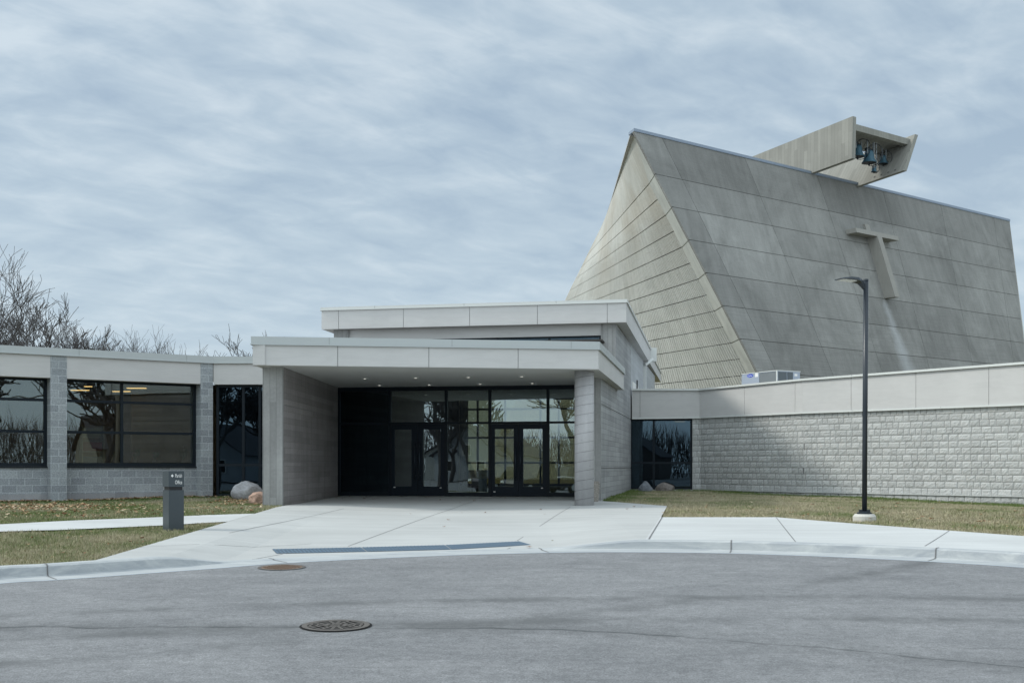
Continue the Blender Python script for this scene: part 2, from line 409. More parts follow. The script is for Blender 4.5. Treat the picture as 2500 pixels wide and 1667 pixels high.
# ground materials
def mat_asphalt():
    t = MT('asphalt', 0.82, 0.35); v = t.vec('Object'); s = t.sep(v)
    agg = t.noise(v, 60, 2, 0.8); agg2 = t.noise(v, 17, 4, 0.8)
    big = t.noise(t.vec('Object',(0.35,0.6,1)), 0.9, 5, 0.62, 0.8); mid = t.noise(t.vec('Object',(0.8,1.3,1)), 1.9, 6, 0.7, 0.6)
    f = t.m('ADD', t.m('MULTIPLY', big, 0.55), t.m('MULTIPLY', mid, 0.45))
    c = t.mix(t.rng(f, 0.38, 0.62), (0.163,0.168,0.174), (0.235,0.24,0.246))
    c = t.mix(1.0, c, t.grey(t.rng(t.m('ADD', t.m('MULTIPLY', agg, 0.65), t.m('MULTIPLY', agg2, 0.35)), 0.34, 0.66, 0.62, 1.38)), 'MULTIPLY')
    # tar seam that bends past the drain
    wv = t.m('MULTIPLY', t.m('SUBTRACT', t.noise(v, 0.9, 4, 0.6), 0.5), 0.5)
    q = t.m('MAXIMUM', t.m('SUBTRACT', s[0], -1.0), 0.0)
    yc = t.m('SUBTRACT', 11.12, t.m('MULTIPLY', t.m('POWER', q, 2.0), 0.075))
    dd = t.m('ABSOLUTE', t.m('SUBTRACT', t.m('SUBTRACT', s[1], yc), wv))
    brk = t.rng(t.noise(t.vec('Object',(1,1,1),loc=(4,4,0)), 0.8, 5, 0.7), 0.36, 0.55)
    wide = t.m('MULTIPLY', t.rng(dd, 0.0, 0.6, 0.5, 0.0), brk); thin = t.m('MULTIPLY', t.rng(dd, 0.0, 0.045, 0.85, 0.0), t.rng(brk, 0, 1, 0.45, 1.0))
    c = t.mix(t.m('ADD', wide, thin, clamp=True), c, (0.075,0.08,0.082))
    # scuffs on the right
    sc = t.noise(t.vec('Object',(0.35,5,1), rot=(0,0,R(-14))), 1.5, 6, 0.75, 0.4)
    c = t.mix(t.rng(sc, 0.58, 0.7, 0, 0.5), c, (0.105,0.11,0.112))
    # curved tyre tracks
    for (cx_,cy_,rad_) in ((3.0,-14.0,25.6),(3.0,-14.0,27.1),(-14.0,34.0,26.5)):
        dx_ = t.m('SUBTRACT', s[0], cx_); dy_ = t.m('SUBTRACT', s[1], cy_)
        rr2 = t.m('SQRT', t.m('ADD', t.m('MULTIPLY', dx_, dx_), t.m('MULTIPLY', dy_, dy_)))
        d3 = t.m('ABSOLUTE', t.m('SUBTRACT', t.m('SUBTRACT', rr2, rad_), t.m('MULTIPLY', wv, 0.25)))
        tk = t.m('MULTIPLY', t.rng(d3, 0.03, 0.28, 0.75, 0.0), t.rng(t.noise(t.vec('Object',loc=(cx_*3,rad_,0)), 0.45, 5, 0.7), 0.42, 0.56))
        c = t.mix(tk, c, (0.105,0.11,0.112))
    gr2 = t.noise(v, 7.5, 6, 0.85); c = t.mix(1.0, c, t.grey(t.rng(gr2, 0.3, 0.7, 0.8, 1.2)), 'MULTIPLY')
    vo = t.N.new('ShaderNodeTexVoronoi'); vo.inputs['Scale'].default_value = 3.0; t.L.new(v, vo.inputs['Vector'])
    c = t.mix(t.rng(vo.outputs['Distance'], 0.012, 0.03, 0.7, 0.0), c, (0.4,0.4,0.38))
    t.col(c); t.bump(t.m('ADD', agg, agg2), 0.006, 0.8); return t.mat
def mat_slab(name, c, warm=(0.55,0.56,0.54)):
    t = MT(name, 0.8, 0.3); v = t.vec('Object')
    a = t.noise(t.vec('Object',(0.25,1.6,1)), 1.3, 5, 0.65, 0.7); b = t.noise(v, 0.35, 4, 0.6); g = t.noise(v, 70, 2, 0.6)
    f = t.m('ADD', t.m('MULTIPLY', a, 0.5), t.m('ADD', t.m('MULTIPLY', b, 0.4), t.m('MULTIPLY', g, 0.1)))
    cc = t.mix(t.rng(f, 0.35, 0.65), tuple(x*0.84 for x in c), tuple(x*1.07 for x in c))
    sp = t.noise(v, 5, 6, 0.8); cc = t.mix(t.rng(sp, 0.66, 0.76, 0, 0.35), cc, (0.3,0.3,0.29))
    t.col(cc); t.bump(t.noise(t.vec('Object',(3,60,1)), 1.5, 3, 0.6), 0.002, 0.5); return t.mat
M_asph = mat_asphalt(); M_slab = mat_slab('broomed_concrete', (0.47,0.48,0.47)); M_walk = mat_slab('walk_concrete', (0.54,0.555,0.55))
M_joint = plain('joint_line', (0.17,0.17,0.17), 0.9)
def mat_kerb():
    t = MT('kerb_concrete', 0.8, 0.3); v = t.vec('Object')
    a = t.noise(t.vec('Object',(0.4,2.5,4)), 1.8, 5, 0.7, 0.6); g = t.noise(v, 40, 3, 0.6)
    c = t.mix(t.rng(a, 0.35, 0.68), (0.33,0.355,0.375), (0.5,0.52,0.515)); c = t.mix(t.rng(g, 0.62, 0.75, 0, 0.25), c, (0.3,0.3,0.3))
    t.col(c); return t.mat
M_kerb = mat_kerb()
def mat_grass():
    t = MT('lawn_soil', 0.95, 0.1); v = t.vec('Object')
    a = t.noise(v, 0.5, 5, 0.7); b = t.noise(v, 18, 4, 0.7)
    c = t.mix(t.rng(a, 0.35, 0.65), (0.15,0.13,0.065), (0.11,0.125,0.05)); c = t.mix(t.rng(b, 0.35, 0.65), c, (0.21,0.18,0.10))
    t.col(c); t.bump(b, 0.03, 0.8); return t.mat
M_lawn = mat_grass()

# road: follows its own profile
far_edge = [Vector((p.x,p.y)) for p in edge]
mb = MB()
ys = [-220,-120,-60,-30,-10,0,4,8.5]
poly = [(-150,-220),(150,-220)]+[(p.x,p.y+0.02) for p in reversed(far_edge)]
sheet(poly, 6.0, lambda x,y: road_z(y), mb)
road = struct(mb.build('road', M_asph, uv=False)); road.name = 'road'
# kerb
mb = MB(); prof = [(0,0.0,0.004),(0.5,0.0,0.0),(0.55,0.1,0),(0.575,0.85,0),(0.61,1.0,0),(KW,1.0,0.0)]
lines = [offset(edge, d) for d,_,_ in prof]
for i in range(len(edge)-1):
    for k in range(len(prof)-1):
        def q(ii,kk): p = lines[kk][ii]; return (p.x,p.y,road_z(edge[ii].y)+prof[kk][1]*kerb_h(edge[ii])+prof[kk][2]+0.004)
        mb.quad(q(i,k),q(i+1,k),q(i+1,k+1),q(i,k+1))
# contraction joints in the kerb
def kerb_joint(xf):
    best = min(range(len(edge)), key=lambda i: abs(CX+F*edge[i].x/max(edge[i].y,3)-xf)); i = best
    t = (edge[i+1]-edge[i]).normalized()*0.009
    for k in range(len(prof)-1):
        z0 = road_z(edge[i].y)+prof[k][1]*kerb_h(edge[i])+0.011; z1 = road_z(edge[i].y)+prof[k+1][1]*kerb_h(edge[i])+0.011
        a = lines[k][i]; b = lines[k+1][i]; o_ = -(b-a).normalized()*0.004
        a = a+o_; b = b+o_
        mb.quad((a.x-t.x,a.y-t.y,z0),(a.x+t.x,a.y+t.y,z0),(b.x+t.x,b.y+t.y,z1),(b.x-t.x,b.y-t.y,z1),1)
for x_ in (128,690,1335,1782,2270): kerb_joint(x_)
struct(mb.build('kerb', [M_kerb,M_joint], uv=False))

# lawn sheet under everything on the building side
mb = MB(); poly = [(p.x,p.y-0.02) for p in kback]+[(140,260),(-140,260)]
sheet(poly, 2.0, lambda x,y: zu(x,y)-0.03, mb)
struct(mb.build('ground', M_lawn, uv=False))

# entrance slab
def kb_between(x0f, x1f):
    return [p for p in kback if x0f < CX+F*p.x/max(p.y,3) < x1f]
SL_left = gp(226,1369); SL_r = gp(1582.6,1317.3)
ka = kb_between(228,1582)
slab_poly = [tuple(p) for p in ka]+[tuple(gp(1584,1316)), tuple(gp(1629,1234.4)), tuple(gp(1469,1222.5)), (3.2,36.5),(-5.3,37.0),(-5.6,30.5), tuple(gp(694,1233.8)), tuple(gp(622.6,1253)), tuple(gp(557,1272.6))]
mb = sheet(slab_poly, 0.7, zu)
zj = lambda x,y: zu(x,y)+0.003
for a,b in (((850,1333),(1162,1222)),((1262,1320),(1393,1237)),((1246,1337),(1236,1341)),((560,1300),(840,1241)),((612,1366),(690,1352)),((1062,1228),(1160,1219)),((300,1338),(760,1327))):
    strip(mb, gp(*a), gp(*b), 0.016, zj, 1)
strip(mb, gp(1584,1316), gp(1617,1262), 0.022, lambda x,y: zu(x,y)+0.008, 1)
struct(mb.build('entrance_pavement', [M_slab,M_joint], uv=False))
# right sidewalk
kr = kb_between(1578,3400)
top_px = [(3400,1425),(2900,1345),(2500,1308),(2318,1294.7),(2080,1277),(1960,1267.5),(1895,1262)]
walk_poly = [tuple(gp(1612,1262)),tuple(gp(1574,1318.5))]+[tuple(p) for p in kr if p.x > gp(1574,1318.5).x+0.05]+[tuple(gp(*p)) for p in top_px]
mb = sheet(walk_poly, 0.7, lambda x,y: zu(x,y)+0.002)
zj2 = lambda x,y: zu(x,y)+0.006
strip(mb, gp(1895,1263), gp(1942,1322), 0.014, zj2, 1); strip(mb, gp(2318,1295), gp(2258,1333), 0.014, zj2, 1); strip(mb, gp(2700,1330), gp(2660,1372), 0.014, zj2, 1)
struct(mb.build('sidewalk', [M_walk,M_joint], uv=False))
# left path
up = [(-900,1325),(-400,1300),(0,1279.4),(149,1271.5),(387,1262),(500,1257),(622,1253.2)]; lw = [(556,1272.8),(387,1282.4),(149,1293),(0,1297.3),(-400,1322),(-900,1352)]
path_poly = [tuple(gp(*p)) for p in lw[::-1]]+[tuple(gp(*p)) for p in up[::-1]]
mb = sheet(path_poly, 0.7, lambda x,y: zu(x,y)+0.002)
struct(mb.build('path', [M_walk], uv=False))
pslab_l = [gp(226,1369),gp(694,1233.8)]

# ------------------------------------------------------------------ office wing (left)
WA = Fr((PX(0,31.15),31.15), (PX(518,34.4),34.4))
ZT, ZC, ZP = 4.22, 4.02, 3.385
wing = thing('office_wing', (-12, 33, -0.1), 'low grey block office wing with wide dark windows at the left of the entrance canopy', 'building')
s_c1 = (WA.s(123), WA.s(163)); s_c2 = (WA.s(489.7), WA.s(519.5)); sL = -9.0; sC0 = s_c1[0]-6.6
RD = 0.42
M_seam = plain('seam_sealant', (0.3,0.32,0.32), 0.7)
def coping(parent, pts, z0, z1, out=0.05, depth=0.35, mat=None, lip=True, name='coping'):
    """pts: world xy polyline left to right; an outward board with a little drip lip"""
    mb = MB()
    P_ = [Vector(p) for p in pts]
    for d,za,zb in (((-out),z0,z1),):
        L1 = []; L2 = []
        for i,p in enumerate(P_):
            ts = []
            if i>0: ts.append((P_[i]-P_[i-1]).normalized())
            if i<len(P_)-1: ts.append((P_[i+1]-P_[i]).normalized())
            t = sum(ts, Vector((0,0))).normalized(); n = Vector((-t.y,t.x)); k = 1/max(0.3,ts[0].dot(t))
            L1.append(p-n*out*k); L2.append(p+n*depth*k)
        for i in range(len(P_)-1):
            ls = (L1[i+1]-L1[i]).length; tt = (L1[i+1]-L1[i]).normalized(); nn = Vector((-tt.y,tt.x)); q_ = 1.9
            while q_ < ls-0.3 and lip:
                zz0 = (z0[i]+(z0[i+1]-z0[i])*q_/ls if isinstance(z0,list) else z0)+0.016; zz1 = (z1[i]+(z1[i+1]-z1[i])*q_/ls if isinstance(z1,list) else z1)-0.004
                c0 = L1[i]+tt*q_; w_ = tt*0.006
                mb.quad((*(c0-w_-nn*0.003),zz0),(*(c0+w_-nn*0.003),zz0),(*(c0+w_-nn*0.003),zz1),(*(c0-w_-nn*0.003),zz1),1); q_ += 3.05
            za0 = z0[i] if isinstance(z0,list) else z0; za1 = z0[i+1] if isinstance(z0,list) else z0
            zb0 = z1[i] if isinstance(z1,list) else z1; zb1 = z1[i+1] if isinstance(z1,list) else z1
            mb.hexa([(*L1[i],za0),(*L1[i+1],za1),(*L2[i+1],za1),(*L2[i],za0),(*L1[i],zb0),(*L1[i+1],zb1),(*L2[i+1],zb1),(*L2[i],zb0)])
            if lip:
                a = L1[i]; b = L1[i+1]; t = (b-a).normalized(); n = Vector((-t.y,t.x))*0.018
                mb.hexa([(*(a-n),za0-0.012),(*(b-n),za1-0.012),(*(b+n),za1-0.012),(*(a+n),za0-0.012),(*(a-n),za0+0.014),(*(b-n),za1+0.014),(*(b+n),za1+0.014),(*(a+n),za0+0.014)])
    return mb.build(name, [mat or M_metal, M_seam], parent)
Cc = Vector(WA.pt(WA.s(519.5),0,0)[:2]); Cend = Vector((-6.12, Cc.y-0.02))
WC = Fr(Cc, Cend)
coping(wing, [WA.pt(sL,0,0)[:2], tuple(Cc), tuple(Cend)], ZC, ZT, 0.05, 0.4)
mb = MB(); mb.fbox(WA, s_c1[1]+0.0, s_c2[0], 0.0, 0.35, ZP, ZC-0.002); mb.fbox(WA, sC0+0.42, s_c1[0], 0.0, 0.35, ZP, ZC-0.002); mb.fbox(WA, sL, sC0, 0,0.35,ZP,ZC-0.002)
mb.fbox(WC, 0.02, WC.L, 0.0, 0.35, ZP, ZC-0.002); mb.build('fascia', M_stucco, wing)
for a,b in (s_c1, s_c2, (sC0, sC0+0.42)):
    mb = MB(); mb.fbox(WA, a, b, -0.012, RD+0.3, -0.4, ZC-0.004); mb.build('column', M_cmu, wing)
def window(parent, fr, s0, s1, d, z0, z1, vs=(), hs=(), fw=0.06, gm=None, gd=0.05, fm=None, name='window', bot=None):
    mb = MB(); D0, D1 = d, d+0.12
    bot = bot or fw
    mb.fbox(fr, s0, s0+fw, D0, D1, z0, z1); mb.fbox(fr, s1-fw, s1, D0, D1, z0, z1)
    mb.fbox(fr, s0+fw, s1-fw, D0, D1, z1-fw, z1); mb.fbox(fr, s0+fw, s1-fw, D0, D1, z0, z0+bot)
    xs = [s0+fw]+sorted(v for v in vs)+[s1-fw]
    for v in vs: mb.fbox(fr, v-fw/2, v+fw/2, D0+0.004, D1-0.004, z0+bot, z1-fw)
    for i in range(len(xs)-1):
        a = xs[i]+(fw/2 if i>0 else 0); b = xs[i+1]-(fw/2 if i<len(xs)-2 else 0)
        for h in hs: mb.fbox(fr, a, b, D0+0.008, D1-0.008, h-fw/2, h+fw/2)
    w = mb.build(name, fm or M_frame, parent)
    hz_ = [z0+bot]+sorted(hs)+[z1-fw]
    for i in range(len(xs)-1):
        a = xs[i]+(fw/2 if i>0 else 0); b = xs[i+1]-(fw/2 if i<len(xs)-2 else 0)
        for j in range(len(hz_)-1):
            za = hz_[j]+(fw/2 if j>0 else 0); zb = hz_[j+1]-(fw/2 if j<len(hz_)-2 else 0)
            g = MB(); g.fbox(fr, a-0.01, b+0.01, D0+gd, D0+gd+0.012, za-0.01, zb+0.01); g.build('pane', gm or M_glass, w)
    return w
zs = EYE+0.0
h1, h2 = EYE+0.975, EYE+1.86
window(wing, WA, s_c1[1]-0.25, s_c2[0], RD, zs, ZP+0.02, vs=(WA.s(298,RD),), hs=(h1,h2), fw=0.075, bot=0.1)
window(wing, WA, sC0+0.42, s_c1[0], RD, zs, ZP+0.02, vs=((sC0+s_c1[0])/2-0.6,), hs=(h1,h2), fw=0.075, bot=0.1)
window(wing, WA, sL, sC0, RD, zs, ZP+0.02, hs=(h1,h2), fw=0.075, bot=0.1)
mb = MB()
for a,b in ((s_c1[1],s_c2[0]),(sC0+0.42,s_c1[0]),(sL,sC0)): mb.fbox(WA, a-0.0, b, RD-0.02, RD+0.25, 0.16, zs-0.002)
mb.build('sill_wall', M_cmu, wing)
mb = MB()
for a,b in ((s_c1[1],s_c2[0]),(sC0+0.42,s_c1[0]),(sL,sC0)): mb.fbox(WA, a-0.0, b, RD-0.04, RD+0.25, -0.5, 0.158)
mb.build('base_course', M_cmubase, wing)
mb = MB(); mb.fbox(WA, s_c1[1], s_c2[0], RD-0.07, RD, zs-0.035, zs-0.003); mb.fbox(WA, sC0+0.42, s_c1[0], RD-0.07, RD, zs-0.035, zs-0.003); mb.build('window_sill', M_frame, wing)
window(wing, WC, 0.06, WC.L-0.1, 0.16, 0.02, ZP, vs=(WC.s(594,0.16),WC.s(634,0.16)), hs=(EYE+0.04,), fw=0.075, gm=M_glassD)
# roof, rear and inside of the office wing
A0 = WA.pt(sL,0.36,0)[:2]; A1 = WA.pt(s_c2[1],0.36,0)[:2]; A2 = WC.pt(WC.L,0.36,0)[:2]
B0 = WA.pt(sL,10.5,0)[:2]; B1 = (-6.1,43.0)
mb = MB(); mb.prism([A0,A1,A2,B1,B0], 3.95, 4.1); mb.build('roof', M_roof, wing)
mb = MB(); mb.prism([WA.pt(sL,0.56,0)[:2],WA.pt(s_c2[1],0.56,0)[:2],WC.pt(WC.L,0.4,0)[:2],B1,B0], 3.36, 3.4); mb.build('ceiling', M_intc, wing)
mb = MB(); mb.prism([WA.pt(sL,0.7,0)[:2],WA.pt(s_c2[1],0.7,0)[:2],WC.pt(WC.L,0.4,0)[:2],B1,B0], 0.0, 0.02); mb.build('floor', M_intf, wing)
mb = MB(); mb.fbox(WA, sL, s_c2[1]+8, 6.2, 6.35, 0.02, 3.36); mb.fbox(WA, WA.s(325,3), s_c2[1]+1.2, 3.2, 3.3, 0.02, 3.36); mb.fbox(WA, s_c1[0]-1.4, s_c1[0]-1.3, 0.7, 6.2, 0.02, 3.36); mb.build('inner_wall', M_int, wing)
mb = MB(); mb.fbox(WA, sL, s_c2[1]+8, 10.3, 10.5, -0.4, 3.95); mb.fbox(WA, sL-0.2, sL, 0.0, 10.5, -0.4, 4.0); mb.build('rear_wall', M_cmu, wing)
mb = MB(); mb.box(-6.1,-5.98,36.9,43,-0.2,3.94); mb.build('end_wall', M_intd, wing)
for (x0,y0,x1,y1) in ((172,953,215,953),(205,944,222,944),(309,948,355,948),(274,956,320,957)):
    mb = MB(); zc = 3.34; Y0 = (zc-EYE)*F/(HY-y0)
    mb.box(PX(x0,Y0),PX(x1,Y0),Y0,Y0+0.12,zc,zc+0.02); mb.build('strip_light', M_strip, wing)

# brochure rack and plants on the inside sill
rk = thing('brochure_rack', WA.pt(WA.s(225,1.0),1.1,0.02), 'white leaning brochure rack seen through the wide office window', 'rack')
mb = MB(); f0 = Fr(WA.pt(WA.s(200,0.9),0.9,0)[:2], WA.pt(WA.s(255,0.9),0.9,0)[:2])
for k in range(4):
    mb.fbox(f0, 0, f0.L, 0.02+0.07*k, 0.05+0.07*k, 0.5+0.42*k, 0.54+0.42*k)
mb.fbox(f0, 0, 0.03, 0.0, 0.35, 0.02, 2.1); mb.fbox(f0, f0.L-0.03, f0.L, 0.0, 0.35, 0.02, 2.1); mb.build('frame', M_trim, rk)
rg = random.Random(4)
M_paper = [plain('paper_%s'%n, c) for n,c in (('white',(0.8,0.8,0.78)),('blue',(0.1,0.16,0.35)),('red',(0.4,0.06,0.05)),('pale',(0.5,0.55,0.5)))]
for k in range(4):
    mb = MB()
    for j in range(3): mb.fbox(f0, 0.05+j*f0.L/3.1, 0.05+j*f0.L/3.1+0.2, 0.0+0.07*k, 0.015+0.07*k, 0.54+0.42*k, 0.8+0.42*k, 0)
    mb.build('leaflets', M_paper[k], rk)
M_pot = plain('flower_pot', (0.5,0.5,0.48)); M_leafi = plain('house_plant_leaf', (0.12,0.22,0.05)); M_petal = plain('petal', (0.8,0.78,0.74))
for j,(xf,hh,lab) in enumerate(((448,0.62,'white orchid in a pale pot at the right end of the office window'),(378,0.3,'low leafy pot plant inside the office window near its middle'),(330,0.42,'tall grassy pot plant inside the office window beside the mullion'))):
    loc = WA.pt(WA.s(xf,0.75),0.75,0.98); tp = thing('potted_plant', loc, lab, 'plant', 'pot plants inside the office window')
    mb = MB(); mb.lathe([(0.05,0),(0.075,0.13),(0.065,0.13)], loc, 10); mb.build('pot', M_pot, tp)
    mb = MB()
    for k in range(26):
        a = rg.uniform(0,6.28); l = hh*rg.uniform(0.4,0.8); p = Vector(loc)+Vector((0,0,0.12)); q = p+Vector((math.cos(a)*l*0.4,math.sin(a)*l*0.4,l))
        mb.add([p+Vector((0.01,0,0)),p-Vector((0.01,0,0)),q],[(0,1,2)])
        if j != 0: mb.add([q, q+Vector((0.05,0,0.02)), q+Vector((0.03,0,-0.05))],[(0,1,2)])
    mb.build('leaves', M_leafi, tp)
    if j == 0:
        mb = MB()
        for k in range(7): c_ = Vector(loc)+Vector((rg.uniform(-.03,.03),rg.uniform(-.02,.02),0.42+0.02*k)); mb.lathe([(0.0,0),(0.035,0.01),(0.0,0.03)], c_, 6)
        mb.build('flower', M_petal, tp)

# ------------------------------------------------------------------ entrance canopy
cano = thing('entrance_canopy', (-2, 30, 0), 'flat concrete entrance canopy with pale fascia over the glass doors', 'canopy')
CA = Vector((PX(617,28.2),28.2)); CB = Vector((PX(1461,29.4),29.4)); CD = Vector((3.65,37.4)); CE = Vector((-6.1,37.4))
SZ = EYE+2.487; CZ1 = EYE+3.19; CZ0 = EYE+2.995
mb = MB()
fc = Fr(CA,CB)
js = [fc.s(x) for x in (824.5,1047,1265)]
cuts = [0]+js+[fc.L]; g = 0.008
for i in range(4): mb.fbox(fc, cuts[i]+(g if i else 0), cuts[i+1]-(g if i<3 else 0), 0, 0.3, SZ, CZ0)
mb.fbox(fc, 0.05, fc.L-0.05, 0.02, 0.28, SZ+0.01, CZ0, 1)
fs = Fr(CB,CD); mb.fbox(fs, 0.0, fs.L, 0.004, 0.3, SZ+0.001, CZ0-0.002)
fl = Fr(CE,CA); mb.fbox(fl, 0, fl.L, 0.004, 0.3, SZ+0.001, CZ0-0.002)
mb.build('fascia', [M_stucco,M_gap], cano)
coping(cano, [tuple(CE),tuple(CA),tuple(CB),tuple(CD)], CZ0, CZ1, 0.035, 0.3)
mb = MB(); mb.prism([tuple(CA+Vector((.1,.1))),tuple(CB+Vector((-.1,.1))),tuple(CD+Vector((-.1,-.02))),tuple(CE+Vector((.1,-.02)))], SZ+0.012, SZ+0.05); mb.build('soffit', M_soffit, cano)
mb = MB(); mb.prism([tuple(CA+Vector((.2,.2))),tuple(CB+Vector((-.2,.2))),tuple(CD+Vector((-.2,0))),tuple(CE+Vector((.2,0)))], CZ0-0.2, CZ0-0.05); mb.build('roof', M_roof, cano)
# left pier: a long wall, its end facing the road is cast with vertical boards
p0 = Vector((PX(641,28.8),28.8)); p1 = Vector((PX(690,28.8),28.8)); pb1 = Vector((PX(824.5,36.35),36.35)); pb0 = pb1+Vector((-0.55,0))
mb = MB(); mb.prism([tuple(p0),tuple(p1),tuple(p1+Vector((0.001,0.12))),tuple(p0+Vector((0,0.12)))], -0.4, SZ+0.011); mb.build('pier_end', M_concV, cano)
lw_ = Fr(pb1, p1+Vector((0.001,0.121)))
mb = MB()
zj1 = [-0.4, EYE+0.12, EYE+1.55, SZ+0.011]
fw_ = Fr(p1+Vector((-0.001,0.121)), pb1)
for i in range(3): 
    mb.hexa([(*p1+Vector((-.02,.121)),zj1[i]+0.008) if False else (p1.x,p1.y+.121,zj1[i]+.008),(pb1.x,pb1.y,zj1[i]+.008),(pb0.x,pb0.y,zj1[i]+.008),(p0.x,p0.y+.121,zj1[i]+.008),
             (p1.x,p1.y+.121,zj1[i+1]-(.008 if i<2 else 0)),(pb1.x,pb1.y,zj1[i+1]-(.008 if i<2 else 0)),(pb0.x,pb0.y,zj1[i+1]-(.008 if i<2 else 0)),(p0.x,p0.y+.121,zj1[i+1]-(.008 if i<2 else 0))])
mb.build('pier_wall', M_concH, cano)
mb = MB(); mb.prism([(p0.x+.02,p0.y+.13),(p1.x-.015,p1.y+.13),(pb1.x-.015,pb1.y-.01),(pb0.x+.02,pb0.y-.01)], -0.3, SZ); mb.build('wall_core', M_gap, cano)
# round column, with spiral form marks
colc = Vector((PX(1426.4,30.1),30.1))
def mat_roundcol():
    t = MT('spiral_cast_concrete', 0.85, 0.25); v = t.vec('Object'); s = t.sep(v)
    ang = t.N.new('ShaderNodeMath'); ang.operation = 'ARCTAN2'; t.L.new(s[1], ang.inputs[0]); t.L.new(s[0], ang.inputs[1])
    hh = t.m('ADD', s[2], t.m('MULTIPLY', ang.outputs[0], -0.245/6.283)); q = t.m('FRACT', t.m('DIVIDE', hh, 0.245/1.0))
    e_ = t.m('MINIMUM', q, t.m('SUBTRACT', 1.0, q)); ln = t.rng(e_, 0.0, 0.045, 1.0, 0.0)
    a = t.noise(v, 1.2, 5, 0.65); b = t.noise(v, 30, 4, 0.7); st = t.noise(t.vec('Object',(9,9,0.7)), 1, 4, 0.6)
    f = t.m('ADD', t.m('MULTIPLY', a, 0.4), t.m('ADD', t.m('MULTIPLY', b, 0.3), t.m('MULTIPLY', st, 0.3)))
    c = t.mix(t.rng(f, 0.35, 0.66), (0.37,0.37,0.38), (0.5,0.5,0.505)); c = t.mix(t.m('MULTIPLY', ln, 0.75), c, (0.17,0.165,0.165))
    vo = t.N.new('ShaderNodeTexVoronoi'); vo.inputs['Scale'].default_value = 6; t.L.new(v, vo.inputs['Vector'])
    c = t.mix(t.rng(vo.outputs['Distance'], 0.05, 0.09, 0.6, 0.0), c, (0.15,0.15,0.15))
    t.col(c); t.bump(t.m('SUBTRACT', t.m('MULTIPLY', b, 0.2), ln), 0.006, 0.8); return t.mat
rc = thing('round_column', (colc.x,colc.y,-0.1), 'round concrete column with spiral marks under the right end of the canopy', 'column')
mb = MB(); mb.lathe([(0.255,-0.1),(0.255,SZ+0.011)], (colc.x,colc.y,0), 48); o = mb.build('shaft', mat_roundcol(), rc, smooth=True)
o.data.polygons[-1].use_smooth = False
# downlights
for x_,y_ in ((926.5,940),(1047.7,938.8),(1172,937),(1299.8,935),(890.8,923.7),(1014.5,922),(1143.4,920.4),(1273.5,918.4)):
    Y = (SZ-EYE)*F/(HY-y_); X = PX(x_,Y)
    mb = MB(); mb.lathe([(0.07,SZ-0.012),(0.1,SZ-0.008),(0.1,SZ+0.0118)], (X,Y,0), 20); d = mb.build('downlight', M_trim, cano)
    mb = MB(); mb.lathe([(0.035,SZ-0.014),(0.04,SZ-0.0125)], (X,Y,0), 16); mb.build('lens', M_down, d)
# right wall of the porch / side wall of the hall
SW = Fr((2.51,32.4),(4.45,43.0))     # side line; inward normal points left
HW0 = SW.s(1503.5)                   # where the upper hall begins
# ------------------------------------------------------------------ entrance hall
hall = thing('entrance_hall', (0, 37, 0), 'concrete entrance hall with dark glass storefront and raised flat roof', 'building')
def side_wall(mb, s0, s1, zlist, th=0.35, gap=0.012):
    for i in range(len(zlist)-1):
        mb.fbox(SW, s0, s1, 0, th, zlist[i]+(gap if i else 0), zlist[i+1]-(gap if i<len(zlist)-2 else 0))
gz = EYE+(HY-985.7)*32.4/F; gz2 = EYE-(1144.5-HY)*32.4/F+0.02
mb = MB(); side_wall(mb, 0.06, HW0-0.012, [-0.4,gz2,gz,SZ+0.011]); mb.build('porch_wall', M_concS, hall)
mb = MB(); mb.prism([SW.pt(0.0,-0.0,0)[:2], SW.pt(0.055,0,0)[:2], SW.pt(0.055,0.4,0)[:2], SW.pt(0.0,0.4,0)[:2]], -0.4, SZ+0.0115); mb.build('porch_wall_end', M_concV, hall)
mb = MB(); mb.fbox(SW, 0.06, HW0, 0.02, 0.3, -0.3, SZ); mb.build('wall_core', M_gap, hall)
UZB, UZC, UZT = EYE+4.6, EYE+5.235, EYE+5.335
endS = SW.s(1598.6)
jS = SW.s(1540.5)
mb = MB(); side_wall(mb, HW0, jS-0.012, [-0.4,gz2,gz,UZB+0.001]); mb.build('side_wall', M_concS, hall)
M_concL = concrete('pale_side_concrete', (0.42,0.44,0.45), 0.07, 'h', 0.2, 0.12, line=0.3)
mb = MB(); side_wall(mb, jS+0.012, endS, [-0.4,gz,UZB+0.001]); mb.build('side_wall', M_concL, hall)
mb = MB(); mb.fbox(SW, HW0+0.05, endS-0.1, 0.03, 0.3, -0.3, UZB-0.01); mb.build('wall_core', M_gap, hall)
# upper fascia
UB = Vector((3.652,36.65)); UA = Vector((PX(785,38.55),38.55)); uf = Fr(UA,UB)
mb = MB(); cuts = [0]+[uf.s(x) for x in (826.5,984.7,1146.4,1312,1482.5)]+[uf.L]
for i in range(6): mb.fbox(uf, cuts[i]+(g if i else 0), cuts[i+1]-(g if i<5 else 0), 0, 0.3, UZB, UZC)
mb.fbox(uf, 0.05, uf.L-0.05, 0.02, 0.28, UZB+0.01, UZC, 1)
ud = Vector((0.172,1.0)); 
U2 = UB+ud*(51.4-36.65); U3i = U2+Vector((-0.02,0.05)); U4 = U3i+ud*12.2
us = Fr(UB,U2); mb.fbox(us, 0, us.L, 0.004, 0.3, UZB+0.001, UZC-0.002)
us2 = Fr(U3i,U4); mb.fbox(us2, 0, us2.L, 0.004, 0.3, UZB+0.06, UZC-0.10)
ub = UA+ud*20; ul_ = Fr(ub,UA); mb.fbox(ul_, 0, ul_.L, 0.004, 0.3, UZB+0.001, UZC-0.002)
mb.build('upper_fascia', [M_stucco,M_gap], hall)
